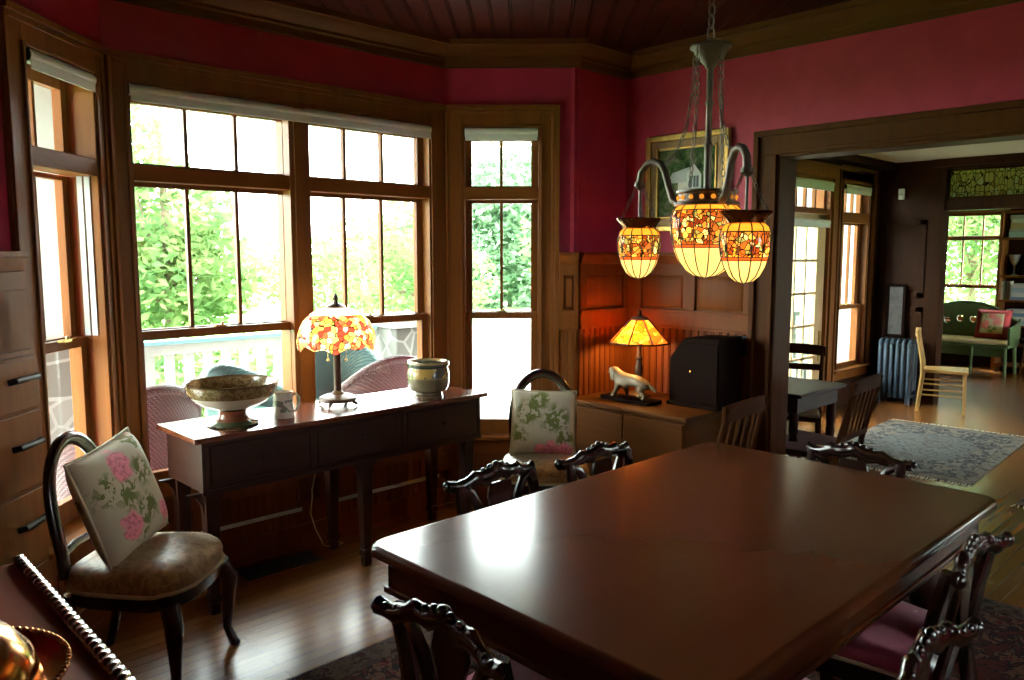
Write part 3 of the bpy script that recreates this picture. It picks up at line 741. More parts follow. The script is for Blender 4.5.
for nm, P, a, b, z0, lab in (('added_window_7', (4.2, -2.0), 1.5, 2.3, 1.0, 'added unseen window behind the viewer lighting the dining room'), ('added_window_8', (XS, -2.0), 2.0, 2.55, 0.9, 'added unseen window lighting the room beyond from its side wall'), ('added_window_9', (XF, -2.0), 0.5, 2.9, 0.6, 'added unseen window lighting the farthest room from its side wall')):  # unseen windows added to let more sky light into the rooms
    mid = (a + b) / 2
    window(nm, None, P, (-1, 0), a - 0.1, b + 0.1, a, b, [(a + 0.012, mid - 0.05, a + 0.06, mid - 0.1), (mid + 0.05, b - 0.012, mid + 0.1, b - 0.06)], ((1.82, 2.08), (1.22, 1.72), (z0 + 0.06, 1.18)), lab, headtop=2.26, oz0=z0, oz1=2.15)
# ------------------------------------------------------------------ outdoors: porch, ground, trees
st('porch_floor', MB().box(-3, 5.6, 3.88, 6.75, -0.16, -0.06), plain('grey_porch_boards', (0.32, 0.33, 0.32), 0.6, nscale=4), 'painted porch floor outside the bay', 'floor')
st('sun_blocking_roof', MB().box(-3.5, 5.7, 3.9, 5.3, 2.86, 2.96).box(5.7, 9.5, 3.62, 4.9, 2.86, 2.96), WHITE, 'unseen porch roof shaped to keep direct sun out of the rooms', 'roof')  # kept out of view and sized to block direct sun from the windows
st('ground', MB().prism([(-30, 3.9), (45, 3.9), (45, 45), (-30, 45)], -0.5, -0.42).box(12.4, 45, -30, 3.9, -0.5, -0.42).box(-30, 12.4, -30, -2.3, -0.5, -0.42).box(-30, -2.3, -2.3, 3.9, -0.5, -0.42), GRASS, 'lawn outside', 'ground')
st('driveway', MB().prism([(5.75, 3.7), (12.2, 5.2), (30, 14), (30, 27), (9.3, 13.0), (5.75, 6.0)], -0.42, -0.40), GRAVEL, 'sunlit pale drive outside the right bay window', 'drive')
RAILW = plain('aged_white_railing_paint', (0.36, 0.39, 0.36), 0.6, var=0.05)
rl = thing('porch_railing', 'white slatted porch railing with teal top rail', 'railing', (1.83, 6.5, -0.06))
MB().box(0, 2.54, -0.05, 0.05, 0.885, 0.92).build('handrail', plain('teal_paint', (0.16, 0.33, 0.36), 0.4), rl, 0.006)
MB().box(0, 2.54, -0.025, 0.025, 0.80, 0.885).box(0, 2.54, -0.025, 0.025, 0.08, 0.14).build('rail', RAILW, rl, 0.004)
for i in range(16):
    x = 0.05 + i * 0.158
    MB().box(x, x + 0.075, -0.015, 0.015, 0.14, 0.80).build('baluster', RAILW, rl, 0.003)
t = thing('porch_pier', 'stone pier carrying a pale square porch column', 'pier', (1.52, 6.5, -0.06))
MB().box(-0.30, 0.27, -0.3, 0.3, 0, 0.95).build('stone_base', STONE, t, 0.02); MB().box(-0.34, 0.30, -0.34, 0.34, 0.95, 1.02).build('cap', STONE_PALE, t, 0.01)
MB().box(-0.28, 0.25, -0.24, 0.24, 1.02, 2.92).box(-0.30, 0.27, -0.27, 0.27, 1.02, 1.18).build('column', plain('pale_green_paint', (0.34, 0.40, 0.36), 0.5, var=0.03), t, 0.006)
t = thing('stone_pier', 'low stone pier with flat cap at the railing end', 'pier', (4.72, 6.5, -0.06))
MB().box(-0.30, 0.30, -0.3, 0.3, 0, 0.90).build('stone_base', STONE, t, 0.02); MB().box(-0.34, 0.34, -0.34, 0.34, 0.90, 1.0).build('cap', STONE_PALE, t, 0.01)
# wicker chairs on the porch
def wicker_chair(mat, label, loc, rz, high=0.92, w=0.34, cushion=None):
    t = thing('wicker_armchair', label, 'chair', loc, rz, 'porch wicker chairs')
    N = 25; R = []
    def outline(th):
        c, s = math.cos(th), math.sin(th)
        back = max(0.0, s)
        z = 0.60 + (high - 0.60) * back ** 1.3
        return Vector((w * 1.05 * c, -0.30 * (s if s > 0 else s * 1.0) + 0.02, 0)), z
    top = []
    for i in range(N):
        th = -0.35 + (PI + 0.7) * i / (N - 1)
        p, z = outline(th)
        o = p * 1.0; o.y = p.y; lean = 0.10 * max(0, math.sin(th))
        inn = p * 0.90
        R.append([(o.x * 0.92, o.y * 0.92, 0.20), (o.x * 1.04, o.y - lean, z), (inn.x * 1.04, inn.y - lean, z), (inn.x * 0.92, inn.y * 0.92, 0.20)])
        top.append((p.x * 0.99, p.y * 0.97 - lean, z))
    MB().rings(R).build('back', mat, t, angle=60)
    MB().tube(top, 0.028, 8).build('rolled_rim', mat, t, angle=80)
    MB().box(-w * 0.95, w * 0.95, -0.26, 0.36, 0.30, 0.38).build('seat', mat, t, 0.02)
    if cushion: MB().box(-w * 0.85, w * 0.85, -0.2, 0.35, 0.38, 0.46).build('seat_cushion', cushion, t, 0.035, seg=4)
    for sx in (-1, 1):
        for y in (-0.24, 0.32): MB().tube([(sx * w * 0.85, y, 0.32), (sx * w * 0.88, y, 0.0)], 0.022).build('leg', mat, t)
    return t
PF = -0.06
wicker_chair(WICK_M, 'dark mulberry wicker chair outside behind the punch bowl', (1.42, 4.55, PF), 0.15, 0.91, 0.36)
wicker_chair(WICK_M, 'dark mulberry wicker chair outside behind the squat pot', (3.10, 4.55, PF), -0.25, 0.93, 0.36)
TEALC = plain('green_cushion_cloth', (0.045, 0.11, 0.09), 0.85)
wicker_chair(WICK_T, 'teal wicker chair with green cushion outside behind the lamp', (3.32, 5.35, PF), PI - 0.35, 0.92, 0.34, TEALC)
wicker_chair(WICK_T, 'teal wicker chair outside between punch bowl and white mug', (2.56, 5.45, PF), PI + 0.2, 0.76, 0.27, TEALC)
# trees
def tree(name, label, loc, h, clumps, n, mat, leaf=0.16, group='trees outside'):
    t = thing(name, label, 'tree', loc, 0, group)
    m = MB().tube([(0, 0, 0), (0.05, 0, h * 0.4), (0, 0.05, h * 0.9)], [0.09, 0.07, 0.02])
    for cx, cy, cz, rx, rz in clumps: m.tube([(0.03, 0, h * 0.35), (cx * 0.5, cy * 0.5, (cz + h * 0.35) / 2), (cx, cy, cz)], [0.05, 0.035, 0.012], 6)
    m.build('trunk', BARK, t)
    m = MB(); vol = sum(c[3] ** 2 * c[4] for c in clumps)
    for cx, cy, cz, rx, rz in clumps:
        for _ in range(int(n * rx * rx * rz / vol)):
            while True:
                p = Vector((random.uniform(-1, 1), random.uniform(-1, 1), random.uniform(-1, 1)))
                if 0.25 < p.length < 1: break
            c = Vector((cx + p.x * rx, cy + p.y * rx, cz + p.z * rz))
            a = Vector((random.gauss(0, 1), random.gauss(0, 1), random.gauss(0, 0.6))).normalized()
            b = a.cross(Vector((random.gauss(0, 1), random.gauss(0, 1), random.gauss(0, 1)))).normalized()
            s = leaf * random.uniform(0.6, 1.3); nn = a.cross(b) * s * 0.12
            m.add([c - a * s, c + b * s * 0.45 + nn, c + a * s, c - b * s * 0.45 + nn], [(0, 1, 2, 3)])
    f = m.build('foliage', mat, t, angle=180); f['kind'] = 'stuff'
    return t
G = -0.42
def clumps(n, r, z0, z1, rr, rz):
    return [(random.uniform(-r, r), random.uniform(-r, r), random.uniform(z0, z1), random.uniform(*rr), random.uniform(*rz)) for _ in range(n)]
tree('maple_tree', 'green leafy tree filling the left half of the wide window', (3.5, 9.5, G), 4.0, [(-0.2, 0, 1.5, 0.9, 0.8), (0.1, 0.1, 2.4, 0.75, 0.7), (-0.4, 0, 3.1, 0.5, 0.6), (0.5, 0.2, 1.7, 0.8, 0.6)], 5200, LEAF, 0.075)
tree('maple_tree', 'leafy tree standing left behind the column side of the porch', (4.7, 13.4, G), 4.2, clumps(6, 1.3, 0.9, 2.9, (0.8, 1.1), (0.6, 0.9)), 4800, LEAF, 0.09)
tree('maple_tree', 'pale leafy tree seen between the two halves of the wide window', (9.6, 14.6, G), 4.0, clumps(6, 1.4, 0.8, 2.6, (0.8, 1.2), (0.6, 0.9)), 4400, LEAF, 0.10)
tree('maple_tree', 'small tree seen through the right half of the wide window', (8.2, 10.8, G), 3.6, [(0, 0, 2.2, 0.8, 0.9), (0.6, 0, 1.5, 0.9, 0.7), (-0.7, 0.3, 1.4, 0.8, 0.7)], 1800, LEAF, 0.085)
tree('evergreen_hedge', 'tall green hedge beyond the drive through the narrow right window', (20.5, 21.5, G), 5.0, [(-3, 2.5, 1.6, 2.2, 2.0), (-1, 0.8, 2.2, 2.3, 2.6), (1, -1, 2.0, 2.3, 2.4), (3, -3, 1.8, 2.3, 2.2), (0, 0, 4.4, 2.4, 1.8)], 12000, LEAF2, 0.2)
tree('shrub', 'low shrubs behind the white railing', (4.0, 7.75, G), 1.2, [(-1.6, 0, 0.5, 0.7, 0.55), (-0.6, 0.2, 0.6, 0.8, 0.6), (0.5, 0, 0.5, 0.8, 0.55), (1.5, 0.2, 0.5, 0.7, 0.5)], 3600, LEAF, 0.07)
tree('maple_tree', 'sunlit tree outside the far garden window', (16.0, 4.6, G), 4.2, clumps(8, 1.5, 0.7, 3.4, (0.9, 1.3), (0.8, 1.1)), 9000, LEAF, 0.075)
tree('maple_tree', 'green tree outside the french door', (10.5, 8.2, G), 4.0, clumps(5, 1.2, 0.8, 3.0, (0.8, 1.1), (0.7, 0.9)), 2600, LEAF, 0.1)
tree('maple_tree', 'tree at the end of the porch behind the railing corner', (0.9, 11.8, G), 4.0, clumps(5, 1.0, 0.9, 2.6, (0.8, 1.0), (0.7, 0.9)), 2600, LEAF, 0.09)
pc = thing('porch_chair', 'dark outdoor chair seen through the tall narrow window', 'chair', (8.22, 4.25, -0.06), 2.2)
MB().box(-0.25, 0.25, -0.22, 0.25, 0.38, 0.42).build('seat', plain('grey_green_paint', (0.10, 0.13, 0.11), 0.5), pc, 0.01)
m = MB().beam((-0.25, -0.22, 0.4), (-0.28, -0.34, 0.95), 0.03, 0.03).beam((0.25, -0.22, 0.4), (0.28, -0.34, 0.95), 0.03, 0.03).beam((-0.28, -0.33, 0.93), (0.28, -0.33, 0.93), 0.03, 0.05)
for i in range(7): m.beam((-0.2 + i * 0.066, -0.22, 0.4), (-0.2 + i * 0.066, -0.33, 0.93), 0.03, 0.012)
m.build('back', MATS['grey_green_paint'], pc)
for sx in (-1, 1):
    for y in (-0.2, 0.22): MB().tube([(sx * 0.23, y, 0.39), (sx * 0.24, y, 0)], 0.018).build('leg', MATS['grey_green_paint'], pc)
st('porch_floor.001', MB().box(5.6, 9.6, 3.64, 5.4, -0.16, -0.06), STONE_PALE, 'pale porch floor outside the french door', 'floor')

# ------------------------------------------------------------------ rugs
def rug(name, label, loc, rz, hx, hy, mats, fringe=True, medallion=None):
    t = thing(name, label, 'rug', loc, rz)
    MB().box(-hx, hx, -hy, hy, 0.001, 0.008).build('border', mats[1], t, 0.003)
    MB().box(-hx * 0.93 + 0.05, hx * 0.93 - 0.05, -hy * 0.93 + 0.05, hy * 0.93 - 0.05, 0.008, 0.0105).build('field', mats[0], t)
    if medallion:
        MB().prism([(hx * 0.55 * math.cos(k * PI / 12) * (1 + 0.08 * (k % 2)), hy * 0.6 * math.sin(k * PI / 12) * (1 + 0.08 * (k % 2))) for k in range(24)], 0.0105, 0.012).build('medallion', medallion, t)
    if fringe:
        m = MB()
        n = int(hy * 2 / 0.02)
        for sx in (-1, 1):
            for i in range(n):
                y = -hy + 0.01 + i * 0.02 + random.uniform(-0.004, 0.004)
                m.beam((sx * hx, y, 0.004), (sx * (hx + 0.05), y + random.uniform(-0.012, 0.012), 0.003), 0.008, 0.003)
        m.build('fringe', CREAM, t)['kind'] = 'stuff'
    return t
rug('persian_rug', 'dark red patterned rug under the dining table', (2.53, 1.32, 0), 0, 1.38, 1.22, (RUG_F, RUG_B), False)
rug('persian_rug', 'grey patterned fringed rug on the next room floor', (6.72, 2.2, 0), 0.05, 0.94, 0.56, (RUG_G, RUG_GB), True, RUG_GM)
rug('persian_rug', 'corner of a small red rug at the right edge', (6.05, 0.86, 0), 0.0, 0.5, 0.42, (RUG_F, RUG_B), True)

# ------------------------------------------------------------------ dining table
def rrect(x0, x1, y0, y1, r, n=5):
    P = []
    for cx, cy, a in ((x1 - r, y1 - r, 0), (x0 + r, y1 - r, PI/2), (x0 + r, y0 + r, PI), (x1 - r, y0 + r, 1.5 * PI)):
        for i in range(n + 1): P.append((cx + r * math.cos(a + PI/2 * i / n), cy + r * math.sin(a + PI/2 * i / n)))
    return P
dt = thing('dining_table', 'long polished mahogany dining table with rounded corners', 'table', (2.055, 1.27, 0))
TX, TY = 0.882, 0.558
def top_part(x0, x1, rl, rr, name):
    R = []
    for off, z in ((0.035, 0.706), (0.012, 0.712), (0.0, 0.722), (0.0, 0.738), (0.005, 0.746), (0.013, 0.750), (0.018, 0.750)):
        a = x0 + (off if rl else 0); b = x1 - (off if rr else 0)
        P = []
        ra = 0.06 if rl else 0.0; rb = 0.06 if rr else 0.0
        y0, y1 = -TY + off, TY - off
        for cx, cy, r, an in ((b - rb, y1 - rb, rb, 0), (a + ra, y1 - ra, ra, PI/2), (a + ra, y0 + ra, ra, PI), (b - rb, y0 + rb, rb, 1.5 * PI)):
            for i in range(7 if r else 1): P.append((cx + r * math.cos(an + PI/2 * i / 6), cy + r * math.sin(an + PI/2 * i / 6), z))
        R.append(P)
    MB().rings(R).build(name, MAHOG, dt, angle=50)
top_part(-TX, -0.30, True, False, 'tabletop'); top_part(-0.2992, 0.2992, False, False, 'table_leaf'); top_part(0.30, TX, False, True, 'tabletop')
m = MB()
for s in (-1, 1):
    m.box(-TX + 0.05, TX - 0.05, s * (TY - 0.062) - 0.012, s * (TY - 0.062) + 0.012, 0.612, 0.706); m.box(-TX + 0.04, TX - 0.04, s * (TY - 0.06) - 0.018, s * (TY - 0.06) + 0.018, 0.606, 0.624)
    m.box(s * (TX - 0.062) - 0.012, s * (TX - 0.062) + 0.012, -TY + 0.05, TY - 0.05, 0.612, 0.706); m.box(s * (TX - 0.06) - 0.018, s * (TX - 0.06) + 0.018, -TY + 0.04, TY - 0.04, 0.606, 0.624)
m.build('apron', MAHOG, dt, 0.004)
legp = [(0.045, 0.62), (0.045, 0.56), (0.03, 0.55), (0.04, 0.535), (0.03, 0.52), (0.052, 0.47), (0.058, 0.42), (0.045, 0.36), (0.028, 0.33), (0.036, 0.32), (0.028, 0.30), (0.034, 0.20), (0.026, 0.10), (0.036, 0.085), (0.028, 0.06), (0.034, 0.04), (0.02, 0.0)]
for x, y in ((-0.70, -0.40), (-0.70, 0.40), (0.70, -0.40), (0.70, 0.40), (0, 0)):
    MB().lathe(legp, 20, (x, y, 0.012)).build('leg', MAHOG_D, dt)

# ------------------------------------------------------------------ dining chairs
def dining_chair(label, loc, rz):
    t = thing('dining_chair', label, 'chair', loc, rz, 'dark carved chairs at the dining table')
    tr = [(-0.18, -0.21), (0.18, -0.21), (0.235, 0.20), (0.20, 0.235), (-0.20, 0.235), (-0.235, 0.20)]
    MB().prism(tr, 0.375, 0.435).build('seat_frame', CHAIRW, t, 0.008)
    R = []
    for sc, z in ((1.0, 0.435), (1.02, 0.450), (1.0, 0.468), (0.93, 0.482), (0.75, 0.49), (0.4, 0.494)):
        R.append([(x * sc, (y - 0.01) * sc + 0.01, z) for x, y in tr])
    cu = MB().rings(R).build('seat_cushion', PINK, t, 0.006, angle=70)
    MB().tube([(x * 1.025, (y - 0.01) * 1.025 + 0.01, 0.440) for x, y in tr], 0.006, 6, True).build('piping', CREAM, cu)
    for s in (-1, 1):
        MB().tube([(s * 0.20, -0.30, 0.0), (s * 0.185, -0.235, 0.25), (s * 0.178, -0.205, 0.43), (s * 0.175, -0.235, 0.62), (s * 0.172, -0.262, 0.745)], [0.017, 0.022, 0.024, 0.021, 0.02], 10).build('rear_post', CHAIRW, t)
        lp = [(0.026, 0.40), (0.026, 0.34), (0.017, 0.325), (0.027, 0.30), (0.024, 0.22), (0.016, 0.08), (0.021, 0.06), (0.013, 0.0)]
        MB().lathe(lp, 14, (s * 0.20, 0.20, 0)).build('leg', CHAIRW, t)
        # lyre curves of the splat
        MB().tube([(s * 0.160, -0.258, 0.73), (s * 0.125, -0.258, 0.715), (s * 0.095, -0.252, 0.66), (s * 0.085, -0.238, 0.59), (s * 0.045, -0.228, 0.535), (s * 0.03, -0.222, 0.50)], [0.013, 0.016, 0.018, 0.016, 0.014, 0.013], 8).build('splat_scroll', CHAIRW, t)
    MB().prism([(-0.05, 0.50), (0.05, 0.50), (0.03, 0.56), (0.042, 0.64), (0.06, 0.69), (0.05, 0.735), (-0.05, 0.735), (-0.06, 0.69), (-0.042, 0.64), (-0.03, 0.56)], -0.254, -0.238, 'y').build('splat', CHAIRW, t, 0.004)
    MB().tube([(-0.18, -0.222, 0.50), (0, -0.226, 0.495), (0.18, -0.222, 0.50)], 0.014, 8).build('lower_rail', CHAIRW, t)
    R = []
    for i in range(25):                                    # carved crest: dips at the posts, lifts to ears and centre
        x = -0.205 + 0.41 * i / 24; q = abs(x) / 0.205
        z = 0.738 + 0.028 * (0.5 + 0.5 * math.cos(q * PI)) + 0.006 * math.cos(q * PI * 4)
        hh = 0.028 - 0.008 * q ** 2 + 0.003 * math.cos(i * 2.1); dd = 0.017 + 0.002 * math.cos(i * 2.1); y = -0.272 - 0.03 * q * q + 0.012
        R.append([(x, y + dd * math.cos(2 * PI * k / 10), z + hh * math.sin(2 * PI * k / 10)) for k in range(10)])
    MB().rings(R).build('crest_rail', CHAIRW, t, angle=60)
    m = MB()
    for x, z, r in ((0, 0.788, 0.018), (0.028, 0.785, 0.014), (-0.028, 0.785, 0.014), (0.058, 0.779, 0.011), (-0.058, 0.779, 0.011), (0.095, 0.766, 0.011), (-0.095, 0.766, 0.011), (0.125, 0.757, 0.010), (-0.125, 0.757, 0.010), (0.150, 0.752, 0.010), (-0.150, 0.752, 0.010), (0.203, 0.745, 0.015), (-0.203, 0.745, 0.015), (0.178, 0.750, 0.011), (-0.178, 0.750, 0.011)):
        m.ball((x, -0.268 - 0.03 * (x / 0.205) ** 2, z), r, 9, (1, 0.8, 1))
    m.build('carving', CHAIRW, t)
    m = MB().tube([(-0.19, 0.19, 0.14), (-0.19, -0.24, 0.14)], 0.011).tube([(0.19, 0.19, 0.14), (0.19, -0.24, 0.14)], 0.011).tube([(-0.19, 0, 0.14), (0.19, 0, 0.14)], 0.011)
    m.build('stretcher', CHAIRW, t)
    return t
dc = dining_chair('carved dining chair with pink seat, second from the viewer along the near side', (2.28, 0.875, 0.011), 0.0)
dup(dc, (1.63, 0.77, 0.011), 0.0, 'carved dining chair with pink seat, nearest the viewer on the near side')
dup(dc, (1.87, 1.765, 0.011), PI, 'carved dining chair on the window side, in front of the sideboard end')
dup(dc, (2.36, 1.70, 0.011), PI, 'carved dining chair on the window side, before the cushioned round-back chair')
dup(dc, (1.265, 1.25, 0.011), -PI/2, 'carved dining chair at the near left end of the table')
dup(dc, (2.82, 1.26, 0.011), PI/2, 'carved dining chair at the doorway end of the table')

# ------------------------------------------------------------------ sideboard under the wide window
sb = thing('sideboard', 'long dark mahogany sideboard table under the wide window', 'sideboard', (2.076, 3.415, 0))
MB().box(-0.814, 0.814, -0.215, 0.215, 0.765, 0.79).build('top', wood('sideboard_top', (0.10, 0.024, 0.010), (0.16, 0.045, 0.018), 0.2, 'x', 0.8, coat=0.4), sb, 0.006)
m = MB().box(-0.775, 0.775, -0.185, 0.20, 0.545, 0.765)
m.build('body', MAHOG_D, sb, 0.004)
m = MB().box(-0.78, 0.78, -0.193, -0.185, 0.535, 0.556)
for x in (-0.765, -0.26, 0.26, 0.765): m.box(x - 0.012, x + 0.012, -0.191, -0.185, 0.55, 0.765)
m.build('moulding', MAHOG_D, sb, 0.002)
for x in (-0.51, 0.0, 0.51):
    d = MB().box(x - 0.23, x + 0.23, -0.192, -0.182, 0.575, 0.745).build('drawer', MAHOG_D, sb, 0.004)
    MB().lathe([(0.004, 0), (0.006, 0.01), (0.011, 0.018), (0.008, 0.024)], 12).build('knob', MAHOG_D, d)
    k = d.children[0]; k.rotation_euler = (PI/2, 0, 0); k.location = (x, -0.192, 0.66)
for x in (-0.735, 0.04, 0.70):
    for y in (-0.155, 0.155):
        m = MB()
        m.rings([[(x + a * w, y + b * w, z) for a, b in ((-1, -1), (1, -1), (1, 1), (-1, 1))] for w, z in ((0.020, 0.0), (0.020, 0.05), (0.026, 0.055), (0.026, 0.085), (0.021, 0.09), (0.032, 0.545))])
        for s in (-1, 1):
            m.prism([(x + s * 0.03, 0.545), (x + s * 0.10, 0.545), (x + s * 0.06, 0.525), (x + s * 0.04, 0.49), (x + s * 0.029, 0.44)], y - 0.012, y + 0.012, 'y')
        m.build('leg', MAHOG_D, sb, 0.003)
TOP = 0.79
# punch bowl
BW = zband('bowl_glaze', [(0.0, (0.05, 0.07, 0.035)), (0.022, (0.16, 0.05, 0.025)), (0.072, (0.55, 0.50, 0.42)), (0.135, (0.14, 0.085, 0.035)), (0.196, (0.50, 0.40, 0.22))], 0.2, (0.137, 0.186, (0.24, 0.17, 0.08), 60))
BW.node_tree.nodes['Principled BSDF'].inputs['Coat Weight'].default_value = 0.5
t = thing('punch_bowl', 'large footed punch bowl with brown patterned rim band', 'bowl', (1.512, 3.385, TOP))
MB().lathe([(0.0, 0.001), (0.107, 0.001), (0.112, 0.008), (0.105, 0.015), (0.085, 0.024), (0.068, 0.034), (0.060, 0.052), (0.064, 0.068), (0.07, 0.072), (0.0, 0.073)], 40).build('foot', BW, t)
MB().lathe([(0.0, 0.072), (0.065, 0.072), (0.11, 0.085), (0.15, 0.106), (0.180, 0.133), (0.195, 0.16), (0.200, 0.187), (0.204, 0.190), (0.201, 0.194), (0.194, 0.190), (0.187, 0.16), (0.17, 0.134), (0.14, 0.11), (0.10, 0.093), (0.05, 0.084), (0.0, 0.082)], 48).build('basin', BW, t)
# mug
t = thing('mug', 'small white printed mug beside the punch bowl', 'mug', (1.75, 3.37, TOP), -0.75)
MUGM = zband('mug_glaze', [(0.0, (0.62, 0.60, 0.52)), (0.115, (0.5, 0.42, 0.2))], 0.2, (0.03, 0.085, (0.22, 0.25, 0.22), 26))
MB().lathe([(0.0, 0.0), (0.05, 0.0), (0.053, 0.006), (0.047, 0.05), (0.043, 0.10), (0.046, 0.12), (0.043, 0.122), (0.039, 0.10), (0.043, 0.05), (0.046, 0.012), (0.0, 0.01)], 28).build('cup', MUGM, t)
MB().tube([(0.043, 0, 0.105), (0.062, 0, 0.112), (0.074, 0, 0.095), (0.073, 0, 0.06), (0.062, 0, 0.035), (0.047, 0, 0.03)], 0.0065, 8).build('handle', MUGM, t)
# squat pot
POTM = zband('pot_glaze', [(0.0, (0.15, 0.13, 0.08)), (0.04, (0.17, 0.15, 0.09)), (0.10, (0.28, 0.24, 0.12)), (0.108, (0.10, 0.11, 0.08)), (0.158, (0.07, 0.08, 0.06)), (0.176, (0.36, 0.30, 0.15))], 0.2, (0.108, 0.158, (0.50, 0.36, 0.10), 18))
t = thing('jardiniere', 'squat glazed planter pot with dark neck band, right on the sideboard', 'pot', (2.583, 3.34, TOP))
MB().lathe([(0.0, 0.0), (0.078, 0.0), (0.080, 0.010), (0.073, 0.016), (0.074, 0.026), (0.098, 0.036), (0.110, 0.058), (0.113, 0.09), (0.112, 0.130), (0.108, 0.148), (0.104, 0.156), (0.105, 0.164), (0.112, 0.168), (0.114, 0.182), (0.110, 0.192), (0.098, 0.192), (0.09, 0.17), (0.10, 0.13), (0.105, 0.09), (0.09, 0.05), (0.05, 0.035), (0.0, 0.033)], 44).build('body', POTM, t)
# stained-glass table lamp
t = thing('table_lamp', 'flower stained glass table lamp lit on the sideboard', 'lamp', (2.093, 3.452, TOP))
MB().lathe([(0.0, 0.022), (0.088, 0.022), (0.096, 0.03), (0.094, 0.042), (0.07, 0.052), (0.035, 0.058), (0.026, 0.07), (0.019, 0.075), (0.019, 0.28), (0.026, 0.30), (0.012, 0.31), (0.012, 0.50), (0.0, 0.50)], 28).build('base', LAMPBR, t)
for k in range(4): MB().tube([(0.07 * math.cos(k * PI/2 + .6), 0.07 * math.sin(k * PI/2 + .6), 0.03), (0.10 * math.cos(k * PI/2 + .6), 0.10 * math.sin(k * PI/2 + .6), 0.012), (0.106 * math.cos(k * PI/2 + .6), 0.106 * math.sin(k * PI/2 + .6), 0.006)], [0.012, 0.009, 0.006]).build('foot', LAMPBR, t)
prof_top = [(0.045, 0.495), (0.09, 0.485), (0.13, 0.462)]
prof_band = [(0.13, 0.462), (0.165, 0.425), (0.187, 0.375), (0.196, 0.325), (0.192, 0.305)]
R = []
for j, (r, z) in enumerate(prof_band):
    R.append([(r * math.cos(2 * PI * k / 64), r * math.sin(2 * PI * k / 64), z - (0.018 * (0.5 + 0.5 * math.sin(2 * PI * k / 64 * 11)) + 0.008 * math.sin(2 * PI * k / 64 * 5) if j == 4 else 0)) for k in range(64)])
MB().rings(R, caps=False).build('flower_shade', SG_FLOWER, t, angle=80)
MB().lathe(prof_top, 64).build('shade_crown', SG_WHITE, t, angle=80)
MB().lathe([(0.0, 0.494), (0.048, 0.494), (0.05, 0.50), (0.03, 0.512), (0.012, 0.518), (0.010, 0.53), (0.015, 0.54), (0.009, 0.552), (0.005, 0.565), (0.0, 0.567)], 20).build('finial', LAMPBR, t)
for k, a in enumerate((2.4, -0.75)):
    x, y = 0.045 * math.cos(a), 0.045 * math.sin(a)
    MB().tube([(x, y, 0.30), (x, y, 0.235)], 0.0015, 5).ball((x, y, 0.23), 0.008).build('pull_chain', BRASS, t)
MB().ball((0, 0, 0.37), 0.03, 10).build('bulb', lit_glass('bulb_glow', (1, 0.85, 0.5), 3.0), t)
def bulb_light(loc, power, r=0.03, col=(1.0, 0.62, 0.25)):
    d = bpy.data.lights.new('bulb_light', 'POINT'); d.energy = power; d.color = col; d.shadow_soft_size = r
    o = bpy.data.objects.new('bulb_light', d); C.objects.link(o); o.location = loc
    return o
bulb_light((2.093 + 0.05, 3.452 - 0.05, TOP + 0.37), LAMP_W * 0.1)
# lamp cord and outlet covers below the sideboard
c = MB().tube([(2.06, 3.60, 0.60), (2.05, 3.62, 0.42), (2.05, 3.66, 0.31), (2.04, 3.64, 0.28), (2.02, 3.63, 0.20), (2.03, 3.60, 0.12), (2.06, 3.57, 0.03), (2.12, 3.56, 0.012), (2.18, 3.58, 0.012), (2.17, 3.61, 0.012), (2.12, 3.62, 0.02), (2.11, 3.61, 0.08), (2.10, 3.60, 0.30), (2.10, 3.615, 0.60)], 0.0035, 6).build('lamp_cord', plain('gold_cord', (0.5, 0.36, 0.13), 0.5))
tag(c, 'thin gold lamp cord hanging down behind the sideboard legs', 'cord')
for x, z, w, lab in ((1.55, 0.31, 0.05, 'tan outlet block behind the left sideboard leg'), (2.04, 0.315, 0.06, 'tan outlet block where the lamp cord plugs in'), (2.93, 0.30, 0.06, 'tan outlet block near the right end of the bay panelling')):
    t = thing('outlet_block', lab, 'outlet', (x, 3.684, z), 0, 'tan outlet blocks')
    MB().box(-w, w, -0.024, 0.0, -0.055, 0.055).build('plate', CHESTW, t, 0.004)
    m = MB()
    for dz in (-0.022, 0.022):
        m.box(-0.012, -0.008, -0.0255, -0.02, dz - 0.008, dz + 0.008); m.box(0.008, 0.012, -0.0255, -0.02, dz - 0.008, dz + 0.008)
    m.build('socket_slots', IRON, t)
for x0_, x1_, lab in ((1.47, 2.0, 'left silver strip of the baseboard vent under the bay'), (2.20, 2.92, 'right silver strip of the baseboard vent under the bay')):
    m = MB().box(0, x1_ - x0_, -0.012, 0, 0.012, 0.018).box(0, x1_ - x0_, -0.012, 0, 0.0, 0.006).box(0, x1_ - x0_, -0.006, 0, 0, 0.018)
    o = m.build('vent_strip', ALU); o.location = (x0_, 3.689, 0.206); tag(o, lab, 'vent')
t = thing('floor_register', 'dark iron floor register in front of the bay panelling', 'vent', (1.80, 3.55, 0))
MB().box(-0.20, 0.20, -0.075, 0.075, 0.0005, 0.006).build('frame', IRON, t, 0.002)
m = MB()
for i in range(24): m.box(-0.18 + i * 0.0155, -0.172 + i * 0.0155, -0.06, 0.06, 0.006, 0.009)
for y in (-0.03, 0.0, 0.03): m.box(-0.18, 0.19, y - 0.003, y + 0.003, 0.006, 0.010)
m.build('grille', IRON, t)

